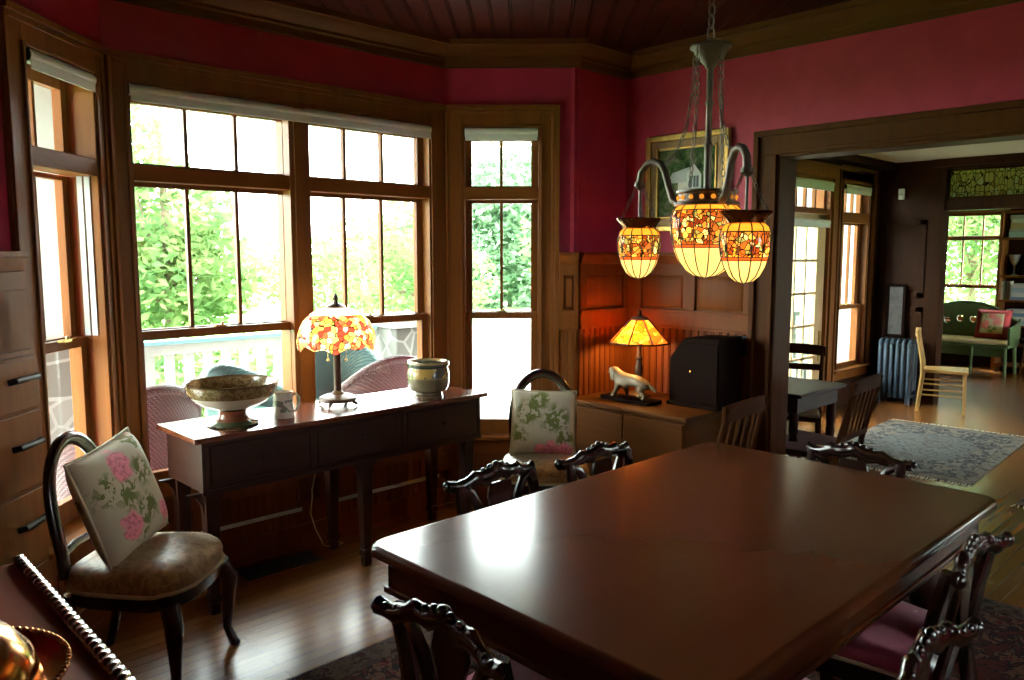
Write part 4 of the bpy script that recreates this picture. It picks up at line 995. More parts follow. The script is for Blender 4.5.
# ------------------------------------------------------------------ balloon-back side chairs and their cushions
def balloon_chair(label, loc, rz):
    t = thing('balloon_back_chair', label, 'chair', loc, rz, 'balloon back chairs by the bay')
    n = 28; out = []
    for k in range(n):
        a = 2 * PI * k / n; c, s = math.cos(a), math.sin(a)
        sx = math.copysign(abs(c) ** 0.5, c); sy = math.copysign(abs(s) ** 0.5, s)
        w = 0.205 + 0.035 * (sy + 1) / 2
        front = 0.02 * (math.cos(3 * c) if s > 0.5 else 0)
        out.append((w * sx, 0.215 * sy + front))
    MB().prism(out, 0.33, 0.385).build('seat_rail', CHAIRW, t, 0.006)
    R = [[(x * q, y * q, z) for x, y in out] for q, z in ((1.0, 0.385), (1.025, 0.40), (1.03, 0.425), (1.0, 0.447), (0.9, 0.462), (0.65, 0.474), (0.3, 0.478))]
    up = MB().rings(R).build('seat', DAMASK, t, angle=80)
    MB().tube([(x * 1.03, y * 1.03, 0.388) for x, y in out], 0.007, 6, True).build('gimp', CREAM, up)
    P = []
    for k in range(33):                                 # hoop back
        q = k / 32; a = PI * q
        x = -0.19 - 0.0 if False else 0
        h = math.sin(a)
        wdt = 0.155 + 0.040 * math.sin(min(1, h * 1.1) * PI / 2)
        P.append((-wdt * math.cos(a) if abs(math.cos(a)) < 0.999 else -0.165 * math.cos(a), 0, 0.42 + 0.46 * h ** 0.72))
    hoop = [(x, -0.205 - 0.075 * ((z - 0.42) / 0.46) ** 1.2, z) for x, _, z in P]
    R = []
    for i, p in enumerate(hoop):
        a = Vector(hoop[max(i - 1, 0)]); b = Vector(hoop[min(i + 1, 32)]); d = (b - a).normalized()
        y = Vector((0, 1, 0)); s = d.cross(y).normalized(); yy = s.cross(d).normalized()
        R.append([tuple(Vector(p) + s * 0.026 * math.cos(2 * PI * k / 10) + yy * 0.019 * math.sin(2 * PI * k / 10)) for k in range(10)])
    MB().rings(R).build('hoop_back', CHAIRW, t, angle=70)
    MB().tube([(-0.17, -0.212, 0.50), (-0.08, -0.222, 0.515), (0.08, -0.222, 0.515), (0.17, -0.212, 0.50)], 0.014, 8).build('cross_rail', CHAIRW, t)
    for s in (-1, 1):
        MB().tube([(s * 0.20, 0.185, 0.345), (s * 0.222, 0.21, 0.28), (s * 0.215, 0.205, 0.18), (s * 0.205, 0.20, 0.08), (s * 0.212, 0.215, 0.03), (s * 0.218, 0.225, 0.0)], [0.034, 0.033, 0.024, 0.017, 0.018, 0.02], 12).build('leg', CHAIRW, t)
        MB().tube([(s * 0.165, -0.19, 0.36), (s * 0.168, -0.215, 0.2), (s * 0.175, -0.27, 0.0)], [0.024, 0.021, 0.016], 10).build('leg', CHAIRW, t)
    return t
BC = (0.975, 2.962); BCR = facing(0.67, -0.74)
balloon_chair('dark hoop back chair with gold seat at the left bay window', (BC[0], BC[1], 0), BCR)
B2 = (2.99, 2.87); B2R = facing(-0.70, -0.71)
balloon_chair('dark hoop back chair with gold seat by the right bay window', (B2[0], B2[1], 0), B2R)
def cushion(name, label, mat, size, thick, mw, piping=None):
    n = 16; vs = []; fs = []
    def P(i, j, side):
        u = -1 + 2 * i / n; v = -1 + 2 * j / n
        k = max(0.0, (1 - u ** 4) * (1 - v ** 4)) ** 0.55
        pin = 1 - 0.05 * (1 - abs(u) ** 2) * (1 if abs(v) > 0.9 else abs(v)) ; pin2 = 1 - 0.05 * (1 - abs(v) ** 2) * abs(u)
        return (u * size / 2 * pin2, side * thick / 2 * k, v * size / 2 * pin)
    for side in (1, -1):
        o = len(vs); vs += [P(i, j, side) for j in range(n + 1) for i in range(n + 1)]
        for j in range(n):
            for i in range(n): q = o + j * (n + 1) + i; fs.append((q, q + 1, q + n + 2, q + n + 1))
    m = MB().add(vs, fs)
    o = thing(name, label, 'cushion')
    b = m.build('cover', mat, o, angle=120)
    b2 = b.modifiers.new('weld', 'WELD'); b2.merge_threshold = 0.0005
    edge = [P(i, 0, 1) for i in range(n)] + [P(n, j, 1) for j in range(n)] + [P(n - i, n, 1) for i in range(n)] + [P(0, n - j, 1) for j in range(n)]
    MB().tube(edge, 0.006, 6, True).build('piping', piping or CREAM, o)
    o.matrix_world = mw
    return o
def on_chair(loc, rz, x, y, z, tilt, roll=0.0, yaw=0.0):
    return Matrix.Translation((loc[0], loc[1], 0)) @ Matrix.Rotation(rz, 4, 'Z') @ Matrix.Translation((x, y, z)) @ Matrix.Rotation(yaw, 4, 'Z') @ Matrix.Rotation(tilt, 4, 'X') @ Matrix.Rotation(roll, 4, 'Y')
cushion('throw_cushion', 'square rose print cushion on the hoop back chair at the left window', FLORAL_A, 0.41, 0.15, on_chair(BC, BCR, 0.0, -0.09, 0.665, 0.30, 0.10))
cushion('throw_cushion', 'square rose print cushion on the hoop back chair at the right window', FLORAL_B, 0.355, 0.15, on_chair(B2, B2R, 0.0, -0.10, 0.635, 0.28, -0.03))

# ------------------------------------------------------------------ buffet in the left foreground, with silver edge and copper dish
t = thing('buffet_table', 'cherry buffet with silver gadrooned edge in the left foreground', 'table', (0, 0, 0))
MB().box(-0.85, 0.360, 0.62, 1.905, 0.87, 0.897).build('top', BUFFW, t, 0.004)
MB().box(-0.82, 0.33, 0.66, 1.87, 0.62, 0.87).build('apron', BUFFW, t, 0.004)
for x in (-0.79, 0.30):
    for y in (0.69, 1.84): MB().box(x - 0.03, x + 0.03, y - 0.03, y + 0.03, 0, 0.62).build('leg', BUFFW, t, 0.006)
m = MB()
k = 0.62
while k < 1.90:                                       # twisted rope beads
    m.tube([(0.3575, k - 0.004, 0.898), (0.3595, k + 0.002, 0.9055), (0.368, k + 0.009, 0.905), (0.371, k + 0.016, 0.895)], [0.005, 0.0092, 0.0092, 0.005], 8)
    k += 0.0235
gb = m.build('gadroon_edge', SILVER, t, angle=70)
MB().box(0.3585, 0.373, 0.61, 1.905, 0.876, 0.896).build('edge_band', SILVER, t, 0.003)
t = thing('copper_dish', 'round copper covered dish on the buffet in the bottom left corner', 'dish', (0.145, 1.375, 0.897))
MB().lathe([(0.0, 0.0), (0.11, 0.0), (0.135, 0.006), (0.172, 0.020), (0.178, 0.024), (0.17, 0.026), (0.15, 0.018), (0.12, 0.014), (0.0, 0.014)], 64).build('plate', COPPER, t)
MB().lathe([(0.132, 0.016), (0.136, 0.024), (0.128, 0.05), (0.10, 0.085), (0.055, 0.108), (0.02, 0.116), (0.015, 0.124), (0.022, 0.134), (0.014, 0.146), (0.0, 0.148)], 64).build('cover', COPPER, t)
m = MB()
for k in range(90): m.ball((0.1745 * math.cos(k * 2 * PI / 90), 0.1745 * math.sin(k * 2 * PI / 90), 0.0265), 0.0055, 6)
m.build('rope_rim', COPPER, t)
# built-in drawers at the left edge
t = thing('built_in_drawers', 'oak built-in drawer front with dark pulls at the left edge', 'cabinet', (A[0] - 1.25 * S, A[1] - 1.25 * S, 0), PI/4)
MB().box(0.0, 0.575, -0.045, -0.030, 0.0, 1.195).build('body', OAK_V, t, 0.003)
for z0, z1 in ((0.15, 0.44), (0.455, 0.72), (0.735, 1.00), (1.012, 1.185)):
    d = MB().box(0.02, 0.568, -0.055, -0.042, z0, z1).build('drawer', OAK_V, t, 0.004)
    zc = (z0 + z1) / 2 + 0.02
    MB().tube([(0.40, -0.056, zc), (0.41, -0.075, zc + 0.004), (0.535, -0.075, zc + 0.004), (0.545, -0.056, zc)], 0.011, 10).ball((0.54, -0.068, zc + 0.003), 0.013).build('pull', IRON, d)

# ------------------------------------------------------------------ corner chest with lamp, dog figurine and box
t = thing('corner_chest', 'low honey wood chest in the corner under the picture', 'chest', (3.74, 2.69, 0))
MB().box(-0.30, 0.262, -0.41, 0.425, 0.672, 0.70).build('top', CHESTW, t, 0.008)
MB().box(-0.27, 0.258, -0.385, 0.42, 0.06, 0.672).build('body', CHESTW, t, 0.006)
for y0_, y1_ in ((-0.375, 0.015), (0.025, 0.41)):
    d = MB().box(-0.282, -0.27, y0_, y1_, 0.10, 0.655).build('door', CHESTW, t, 0.004)
    MB().ball((-0.292, y1_ - 0.04 if y0_ < 0 else y0_ + 0.04, 0.42), 0.013).build('knob', BRASS, d)
MB().box(-0.285, 0.258, -0.40, 0.42, 0.0, 0.07).build('plinth', CHESTW, t, 0.006)
t = thing('table_lamp', 'small amber panelled shade lamp glowing on the corner chest', 'lamp', (3.80, 2.86, 0.70))
MB().lathe([(0.0, 0.0), (0.07, 0.0), (0.072, 0.01), (0.05, 0.022), (0.022, 0.03), (0.018, 0.06), (0.026, 0.085), (0.017, 0.11), (0.024, 0.15), (0.028, 0.175), (0.016, 0.20), (0.022, 0.235), (0.014, 0.25), (0.012, 0.32), (0.010, 0.46), (0.0, 0.46)], 20).build('base', LAMPBR, t)
n = 8; ph = 0.3
bot = [(0.185 * math.cos(ph + 2 * PI * k / n), 0.185 * math.sin(ph + 2 * PI * k / n), 0.325) for k in range(n)]
top = [(0.05 * math.cos(ph + 2 * PI * k / n), 0.05 * math.sin(ph + 2 * PI * k / n), 0.465) for k in range(n)]
for k in range(n):
    k2 = (k + 1) % n
    q = [bot[k], bot[k2], top[k2], top[k]]
    cxy = Vector((sum(p[0] for p in q) / 4, sum(p[1] for p in q) / 4, 0.39)); nrm = Vector((cxy.x, cxy.y, 0.06)).normalized() * 0.003
    MB().hexa([Vector(p) - nrm for p in q] + [Vector(p) for p in q]).build('shade_panel', SG_MICA, t, angle=20)
m = MB()
for k in range(n): m.tube([bot[k], top[k]], 0.005, 6)
m.tube(bot, 0.006, 6, True); m.tube(top, 0.005, 6, True)
m.build('shade_frame', LAMPBR, t)
MB().lathe([(0.0, 0.46), (0.055, 0.46), (0.05, 0.475), (0.015, 0.485), (0.009, 0.50), (0.012, 0.51), (0.0, 0.52)], 16).build('finial', LAMPBR, t)
MB().ball((0, 0, 0.385), 0.024).build('bulb', bpy.data.materials['bulb_glow'], t)
bulb_light((3.80 - 0.04, 2.86 + 0.04, 1.075), LAMP_W, 0.03, (1.0, 0.5, 0.14))
# spaniel figurine
DOGM = plain('glazed_cream_dog', (0.26, 0.185, 0.095), 0.5, var=0.25, coat=0.05)
t = thing('dog_figurine', 'cream glazed walking spaniel figurine on a dark plinth', 'figurine', (3.645, 2.80, 0.70), PI/2)
t.scale = (1.2, 1.2, 1.2)
MB().prism(rrect(-0.155, 0.155, -0.055, 0.055, 0.02), 0, 0.016).build('plinth', DARKBOX, t, 0.004)
dv = [(-0.075, 0, 0.098), (-0.035, 0, 0.102), (0.012, 0, 0.098), (0.055, 0, 0.098), (0.082, 0, 0.120), (0.098, 0, 0.138), (0.118, 0, 0.136), (0.138, 0, 0.126),
      (-0.085, 0.022, 0.078), (-0.068, 0.024, 0.056), (-0.098, 0.024, 0.040), (-0.096, 0.024, 0.020), (-0.080, 0.024, 0.018),
      (-0.085, -0.022, 0.078), (-0.040, -0.024, 0.058), (-0.052, -0.024, 0.040), (-0.035, -0.024, 0.020), (-0.020, -0.024, 0.018),
      (0.060, 0.022, 0.075), (0.072, 0.023, 0.046), (0.088, 0.023, 0.020), (0.102, 0.023, 0.018),
      (0.055, -0.022, 0.075), (0.045, -0.023, 0.046), (0.038, -0.023, 0.020), (0.052, -0.023, 0.018),
      (-0.105, 0, 0.088), (-0.135, 0, 0.070), (-0.155, 0, 0.060)]
de = [(0, 1), (1, 2), (2, 3), (3, 4), (4, 5), (5, 6), (6, 7), (0, 8), (8, 9), (9, 10), (10, 11), (11, 12), (0, 13), (13, 14), (14, 15), (15, 16), (16, 17),
      (3, 18), (18, 19), (19, 20), (20, 21), (3, 22), (22, 23), (23, 24), (24, 25), (0, 26), (26, 27), (27, 28)]
dr = [0.032, 0.031, 0.033, 0.036, 0.026, 0.027, 0.020, 0.012, 0.022, 0.016, 0.010, 0.009, 0.009, 0.022, 0.016, 0.010, 0.009, 0.009, 0.019, 0.012, 0.010, 0.010, 0.019, 0.012, 0.010, 0.010, 0.012, 0.010, 0.006]
me = bpy.data.meshes.new('body'); me.from_pydata(dv, de, [])
dog = bpy.data.objects.new('body', me); C.objects.link(dog); dog.parent = t
md = dog.modifiers.new('skin', 'SKIN'); md.use_smooth_shade = True
for v, r in zip(me.skin_vertices[0].data, dr): v.radius = (r, r); v.use_root = False
me.skin_vertices[0].data[0].use_root = True
sd = dog.modifiers.new('subdivision', 'SUBSURF'); sd.levels = 2; sd.render_levels = 2
me.materials.append(DOGM)
for s in (-1, 1): MB().rings([[(0.094 + a * 0.013, s * (0.027 + c), 0.142 - z + b * 0.004) for a, b in ((-1, -1), (1, -1), (1, 1), (-1, 1))] for z, c in ((0.0, -0.006), (0.012, 0.001), (0.03, 0.003), (0.052, -0.001))]).build('ear', DOGM, t, sub=1)
# dark bevelled box
t = thing('wooden_box', 'black wooden box with one chamfered corner beside the amber lamp', 'box', (3.845, 2.43, 0.70))
prof = [(-0.155, 0.0), (0.15, 0.0), (0.15, 0.27), (0.10, 0.375), (-0.075, 0.375), (-0.155, 0.285)]
MB().prism([(y, z) for y, z in ((-0.155, 0.012), (0.16, 0.012), (0.16, 0.27), (0.07, 0.385), (-0.155, 0.395))], -0.115, 0.12, 'x').build('case', DARKBOX, t, 0.006)
MB().box(-0.13, 0.13, -0.16, 0.17, 0.0, 0.02).build('base', DARKBOX, t, 0.004)
d = MB().box(-0.122, -0.114, -0.15, 0.03, 0.03, 0.36).build('door', DARKBOX, t, 0.003)
MB().ball((-0.128, 0.012, 0.20), 0.008).build('knob', BRASS, d)
# switch plate and picture on the doorway wall
t = thing('outlet_plate', 'dark square switch plate on the wainscot left of the doorway', 'switch', (4.018, 2.31, 1.035))
MB().box(-0.008, 0.004, -0.045, 0.045, -0.055, 0.055).build('plate', IRON, t, 0.002); MB().box(-0.014, -0.008, -0.007, 0.007, -0.014, 0.014).build('toggle', IRON, t, 0.002)
GILT = plain('gilt_frame', (0.42, 0.24, 0.06), 0.32, 0.75, 0.2)
GILT2 = plain('dark_gilt_frame', (0.17, 0.085, 0.025), 0.4, 0.4, 0.2)
t = thing('framed_picture', 'gold framed painting of a white cottage on the red wall', 'picture', (4.030, 2.70, 1.97))
hw, hh = 0.285, 0.285
def framering(m, a, b, x0, x1):
    m.box(x0, x1, -hw + a, -hw + b, -hh + a, hh - a); m.box(x0, x1, hw - b, hw - a, -hh + a, hh - a)
    m.box(x0, x1, -hw + b, hw - b, hh - b, hh - a); m.box(x0, x1, -hw + b, hw - b, -hh + a, -hh + b)
m = MB(); framering(m, 0.0, 0.035, -0.035, 0); framering(m, 0.075, 0.09, -0.03, 0); m.build('frame', GILT, t, 0.006)
m = MB(); framering(m, 0.034, 0.076, -0.022, 0); m.build('frame_cove', GILT2, t, 0.003)
def canvas_mat():
    m, n, l, b = nodes('garden_canvas'); v = coords(n, l); f = noise(n, l, v, 16, 5, 0.6, 0.5)
    l.new(ramp(n, l, f, [(0.35, (0.015, 0.03, 0.012)), (0.5, (0.05, 0.09, 0.03)), (0.6, (0.12, 0.13, 0.06)), (0.7, (0.20, 0.17, 0.19))]), b.inputs['Base Color']); setv(b, Roughness=0.7, Specular_IOR_Level=0.1)
    return m
MB().box(-0.012, -0.004, -hw + 0.085, hw - 0.085, -hh + 0.085, hh - 0.085).build('canvas', canvas_mat(), t)
COT = plain('painted_cottage', (0.45, 0.45, 0.42), 0.5, var=0.1); COTR = plain('painted_roof', (0.32, 0.33, 0.34), 0.5, var=0.1)
MB().prism([(0.06, -0.06), (-0.10, -0.06), (-0.10, 0.04), (-0.045, 0.11), (0.0, 0.055), (0.06, 0.055)], -0.0135, -0.0115, 'x').build('painted_cottage', COT, t)
MB().prism([(0.14, 0.0), (0.0, 0.0), (0.0, 0.055), (-0.03, 0.09), (0.10, 0.06)], -0.0145, -0.013, 'x').build('painted_roof', COTR, t)
m = MB()
for a in (-0.075, -0.055, -0.03): m.box(-0.0145, -0.013, a - 0.008, a + 0.008, -0.03, 0.035)
m.build('painted_window', plain('painted_dark', (0.04, 0.045, 0.05), 0.5), t)

# ------------------------------------------------------------------ hanging lamp over the table
HP = (2.052, 1.307)
t = thing('chandelier', 'hanging bronze chandelier with three lit stained glass globes', 'chandelier', (HP[0], HP[1], 1.479))
ZB = 1.479
def chain(m, pts, r=0.009, wire=0.0022, sag=0.0):
    pts = [Vector(p) for p in pts]; seg = []
    for a, b in zip(pts, pts[1:]):
        n = max(1, int((b - a).length / 0.004)); seg += [a.lerp(b, i / n) for i in range(n)]
    seg.append(pts[-1]); d = 0; last = seg[0]; k = 0; prev = seg[0]
    for q in seg[1:]:
        d += (q - prev).length; prev = q
        if d >= r * 2.3:
            c = (last + q) / 2; ax = (q - last).normalized(); ref = Vector((0.3, 1, 0)) if k % 2 else Vector((1, -0.3, 0))
            s = ax.cross(ref).normalized()
            m.tube([c + ax * r * 1.5 * math.cos(2 * PI * i / 10) + s * r * 0.8 * math.sin(2 * PI * i / 10) for i in range(10)], wire, 5, True)
            k += 1; d = 0; last = q
m = MB(); chain(m, [(0, 0, 2.20 - ZB), (0, 0, CEIL - ZB)], 0.013, 0.003); m.build('chain', BRONZE, t)
m = MB().tube([(0.018 * math.cos(k * PI / 5), 0, 2.182 - ZB + 0.024 * math.sin(k * PI / 5)) for k in range(10)], 0.003, 6, True)
m.lathe([(0.0, 2.165), (0.012, 2.165), (0.058, 2.150), (0.060, 2.143), (0.050, 2.140), (0.040, 2.118), (0.018, 2.095), (0.012, 2.085), (0.0, 2.085)], 24, (0, 0, -ZB)); m.build('canopy', BRONZE, t, angle=50)
MB().lathe([(0.0, 1.735), (0.011, 1.735), (0.011, 1.86), (0.015, 1.868), (0.009, 1.878), (0.009, 1.98), (0.013, 1.986), (0.009, 1.996), (0.010, 2.09), (0.0, 2.09)], 16, (0, 0, -ZB)).build('stem', BRONZE, t)
f_ = MB().lathe([(0.0, 1.738), (0.070, 1.738), (0.090, 1.735), (0.090, 1.728), (0.083, 1.724), (0.083, 1.704), (0.094, 1.700), (0.096, 1.692), (0.080, 1.689), (0.0, 1.690)], 40, (0, 0, -ZB)).build('collar', BRONZE, t, angle=50)
m = MB()
for k in range(16): m.ball((0.083 * math.cos(k * PI / 8), 0.083 * math.sin(k * PI / 8), 1.714 - ZB), 0.0072, 8)
m.build('jewels', SG_AMBER, f_)
def globe(par, c, prof, cut, lead_n, name):
    za, zb, zc = cut
    def at(z):
        for (r0, z0), (r1, z1) in zip(prof, prof[1:]):
            if z1 <= z <= z0: return (r0 + (r1 - r0) * (z0 - z) / (z0 - z1), z)
    def piece(hi, lo): return [at(hi)] + [p for p in prof if lo < p[1] < hi] + [at(lo)]
    g = MB()
    R = lambda pr: [(r, z) for r, z in pr]
    def shell(pr, nm, mt, p2):
        mm = MB(); n = 40
        mm.rings([[(c[0] + r * math.cos(2 * PI * k / n), c[1] + r * math.sin(2 * PI * k / n), c[2] + z) for k in range(n)] for r, z in pr], caps=False)
        return mm.build(nm, mt, p2, angle=80)
    root = shell(piece(zb, zc), name, SG_BAND, par)
    shell(piece(prof[0][1], za), 'amber_ring', SG_AMBER, root)
    shell(piece(za, zb), 'jewel_band', SG_BAND, root) if za - zb > 1e-4 else None
    shell(piece(zc, zc - 0.009), 'rust_ring', SG_RUST, root)
    shell([at(zc - 0.009)] + [p for p in prof if p[1] < zc - 0.009], 'pale_bowl', SG_PALE, root)
    mm = MB()
    for k in range(lead_n):
        a = 2 * PI * (k + 0.5) / lead_n
        mm.tube([(c[0] + (r + 0.0006) * math.cos(a), c[1] + (r + 0.0006) * math.sin(a), c[2] + z) for r, z in prof if True][:-1] + [(c[0], c[1], c[2] + prof[-1][1] - 0.001)], 0.0019, 5)
    for z in (za, zb, zc, zc - 0.009):
        r, _ = at(z); mm.tube([(c[0] + (r + 0.0006) * math.cos(k * PI / 16), c[1] + (r + 0.0006) * math.sin(k * PI / 16), c[2] + z) for k in range(32)], 0.0012, 5, True)
    for k in range(lead_n):                              # tulip shapes in the band
        a0 = 2 * PI * k / lead_n; h = zb - zc; pts = []
        for i in range(13):
            q = 2 * PI * i / 12; z = (za + zc) / 2 + (za - zc) * 0.42 * math.cos(q); w = 0.75 * PI / lead_n * math.sin(q) * (1.0 - 0.45 * math.cos(q)); r, _ = at(z)
            pts.append((c[0] + (r + 0.0008) * math.cos(a0 + w), c[1] + (r + 0.0008) * math.sin(a0 + w), c[2] + z))
        mm.tube(pts[:-1], 0.0012, 5, True)
    mm.build('lead_came', LEADM, root)
    return root
big = [(0.084, 0.213), (0.097, 0.201), (0.104, 0.180), (0.1055, 0.160), (0.1045, 0.135), (0.099, 0.108), (0.092, 0.082), (0.079, 0.050), (0.060, 0.024), (0.036, 0.008), (0.003, 0.0)]
globe(t, (0, 0, 0), big, (0.198, 0.197, 0.098), 14, 'center_globe')
small = [(0.050, 0.160), (0.061, 0.150), (0.067, 0.130), (0.068, 0.112), (0.066, 0.092), (0.062, 0.070), (0.054, 0.044), (0.041, 0.020), (0.024, 0.006), (0.003, 0.0)]
ENDS = [(0.022, 0.262), (-0.127, -0.202)]
for k, (ex, ey) in enumerate(ENDS):
    q = math.hypot(ex, ey); ux, uy = ex / q, ey / q
    arm = MB().tube([(ux * r * (q / 0.263 if r > 0.1 else 1), uy * r * (q / 0.263 if r > 0.1 else 1), z - ZB) for r, z in ((0.075, 1.708), (0.105, 1.702), (0.128, 1.715), (0.145, 1.755), (0.162, 1.805), (0.182, 1.830), (0.21, 1.838), (0.238, 1.830), (0.258, 1.808), (0.263, 1.775))], [0.014, 0.013, 0.012, 0.011, 0.011, 0.011, 0.011, 0.011, 0.011, 0.012], 10).build('arm', BRONZE, t, angle=70)
    MB().lathe([(0.0, 0.005), (0.016, 0.003), (0.018, -0.01), (0.008, -0.02), (0.0, -0.022)], 14, (ex, ey, 1.775 - ZB)).build('arm_cap', BRONZE, arm)
    g = globe(t, (ex, ey, -0.008), small, (0.138, 0.137, 0.070), 12, 'side_globe')
    MB().lathe([(0.030, 0.150), (0.050, 0.152), (0.053, 0.158), (0.056, 0.168), (0.073, 0.186), (0.071, 0.189), (0.050, 0.174), (0.030, 0.168)], 32, (ex, ey, -0.004)).build('flared_rim', COPPER, g, angle=60)
    m = MB()
    for j in range(3):
        a = 2 * PI * j / 3 + 0.5
        chain(m, [(ex + 0.010 * math.cos(a), ey + 0.010 * math.sin(a), 1.765 - ZB), (ex + 0.062 * math.cos(a), ey + 0.062 * math.sin(a), 0.182)], 0.006, 0.0014)
    m.tube([(ex, ey, 1.76 - ZB), (ex, ey, 0.165)], 0.004, 6); m.build('globe_chain', BRONZE, g)
    m = MB()
    chain(m, [(ux * 0.055, uy * 0.055, 2.143 - ZB), (ux * 0.062, uy * 0.062, 2.02 - ZB), (ux * 0.085, uy * 0.085, 1.92 - ZB), (ux * 0.125, uy * 0.125, 1.85 - ZB), (ux * 0.168, uy * 0.168, 1.826 - ZB)], 0.0075, 0.0017); m.build('drape_chain', BRONZE, t)
for s in (-1, 1):
    a = math.atan2(ENDS[0][1], ENDS[0][0]) + s * PI / 2; m = MB()
    chain(m, [(0.055 * math.cos(a), 0.055 * math.sin(a), 2.143 - ZB), (0.06 * math.cos(a), 0.06 * math.sin(a), 1.95 - ZB), (0.08 * math.cos(a), 0.08 * math.sin(a), 1.738 - ZB)], 0.0075, 0.0017); m.build('drape_chain', BRONZE, t)
for x, y, z, w in ((0, 0, 1.60, 1.0), (ENDS[0][0], ENDS[0][1], 1.56, 0.5), (ENDS[1][0], ENDS[1][1], 1.56, 0.5)):
    bulb_light((HP[0] + x, HP[1] + y, z), GLOBE_W * w, 0.02, (1.0, 0.62, 0.26))

# ------------------------------------------------------------------ furniture beyond the doorway
t = thing('side_table', 'dark wooden table in the next room just past the doorway', 'table', (4.56, 2.52, 0))
MB().box(-0.30, 0.31, -0.46, 0.46, 0.725, 0.75).build('top', MAHOG_D, t, 0.008); MB().box(-0.26, 0.27, -0.42, 0.42, 0.63, 0.725).build('apron', MAHOG_D, t, 0.004)
for x in (-0.24, 0.25):
    for y in (-0.39, 0.39): MB().lathe([(0.028, 0.63), (0.028, 0.52), (0.02, 0.50), (0.027, 0.46), (0.02, 0.2), (0.024, 0.1), (0.016, 0)], 14, (x, y, 0)).build('leg', MAHOG_D, t)
def slat_chair(name, label, loc, rz, mat, h=0.88, seat=0.45, pad=None, slats=5, rails=(), w=0.20, group=None, rake=0.09):
    t = thing(name, label, 'chair', loc, rz, group)
    MB().prism([(-w + 0.02, -0.19), (w - 0.02, -0.19), (w + 0.02, 0.2), (-w - 0.02, 0.2)], seat - 0.03, seat).build('seat', mat, t, 0.008)
    if pad: MB().prism([(-w + 0.035, -0.17), (w - 0.035, -0.17), (w + 0.01, 0.19), (-w - 0.01, 0.19)], seat, seat + 0.035).build('seat_pad', pad, t, 0.014)
    for s in (-1, 1):
        MB().tube([(s * (w - 0.01), -0.23, 0), (s * (w - 0.015), -0.195, seat - 0.05), (s * (w - 0.015), -0.20, seat + 0.05), (s * (w - 0.01), -0.20 - rake, h)], [0.015, 0.018, 0.017, 0.013], 8).build('rear_post', mat, t)
        MB().tube([(s * (w - 0.005), 0.17, seat - 0.02), (s * (w + 0.005), 0.18, 0)], [0.018, 0.013], 8).build('leg', mat, t)
        MB().tube([(s * w, 0.175, 0.17), (s * (w - 0.01), -0.215, 0.17)], 0.009, 6).build('stretcher', mat, t)
        MB().tube([(s * w, 0.175, 0.28), (s * (w - 0.01), -0.21, 0.28)], 0.009, 6).build('stretcher', mat, t)
    MB().tube([(-w, 0.176, 0.22), (w, 0.176, 0.22)], 0.009, 6).build('stretcher', mat, t)
    yb = lambda z: -0.20 - rake * (z - seat) / (h - seat)
    MB().rings([[(x, yb(h) + 0.02 * (x / w) ** 2 - 0.01 + dy, h - 0.035 + dz + 0.012 * (1 - (x / w) ** 2)) for dy, dz in ((-0.01, -0.035), (0.01, -0.035), (0.01, 0.04), (-0.01, 0.04))] for x in [(-w - 0.01) + (2 * w + 0.02) * i / 8 for i in range(9)]]).build('crest_rail', mat, t, 0.004)
    for z in rails: MB().beam((-w + 0.01, yb(z), z), (w - 0.01, yb(z), z), 0.016, 0.045).build('back_rail', mat, t, 0.003)
    if slats:
        MB().beam((-w + 0.01, yb(seat + 0.10), seat + 0.10), (w - 0.01, yb(seat + 0.10), seat + 0.10), 0.018, 0.03).build('back_rail', mat, t, 0.003)
        for i in range(slats):
            x = -w + 2 * w * (i + 1) / (slats + 1); MB().beam((x, yb(seat + 0.1), seat + 0.10), (x, yb(h - 0.05), h - 0.05), 0.024, 0.010, (0, 1, 0)).build('slat', mat, t)
    return t
LILAC = plain('faded_lilac_pad', (0.30, 0.17, 0.19), 0.85)
slat_chair('slat_back_chair', 'dark slat back chair with lilac pad just past the doorway', (4.43, 2.05, 0), facing(-0.05, 1.0), BROWNCH, 0.86, 0.43, LILAC, 5, group='brown slat chairs')
slat_chair('slat_back_chair', 'brown ladder back chair with pad in front of the french door', (5.25, 2.62, 0), facing(-0.85, -0.35), BROWNCH, 0.88, 0.44, plain('straw_pad', (0.42, 0.33, 0.22), 0.9), 0, (0.62, 0.73), group='brown slat chairs')
slat_chair('slat_back_chair', 'dim brown slat back chair standing before the doorway casing', (3.20, 2.10, 0.011), facing(-0.08, 1.0), BROWNCH, 0.87, 0.44, None, 4, group='brown slat chairs')
slat_chair('plank_chair', 'yellow pine chair seen from the side near the radiator', (8.47, 2.62, 0), facing(0.28, -0.96), PINE, 0.80, 0.42, None, 0, (0.58, 0.68), 0.17, rake=0.06)
RADM = plain('blue_grey_radiator_paint', (0.05, 0.072, 0.10), 0.35, 0.3, 0.08)
t = thing('radiator', 'blue grey cast iron radiator against the dark partition', 'radiator', (8.60, 3.13, 0))
for i in range(6):
    y = -0.15 + i * 0.058; m = MB()
    for x in (-0.075, 0.0, 0.075):
        m.tube([(x, y, 0.06), (x, y, 0.62)], 0.024, 10)
    m.tube([(-0.085, y, 0.61), (-0.06, y, 0.648), (0.06, y, 0.648), (0.085, y, 0.61)], 0.026, 10); m.tube([(-0.085, y, 0.10), (0.085, y, 0.10)], 0.024, 10)
    if i in (0, 5):
        for x in (-0.08, 0.08): m.tube([(x, y, 0.10), (x * 1.1, y, 0.0)], [0.022, 0.026], 8)
    m.build('section', RADM, t, angle=60)
MB().tube([(-0.0, -0.20, 0.12), (0, 0.20, 0.12)], 0.018).tube([(0.0, -0.17, 0.58), (0.0, 0.16, 0.58)], 0.018).build('pipe', RADM, t)
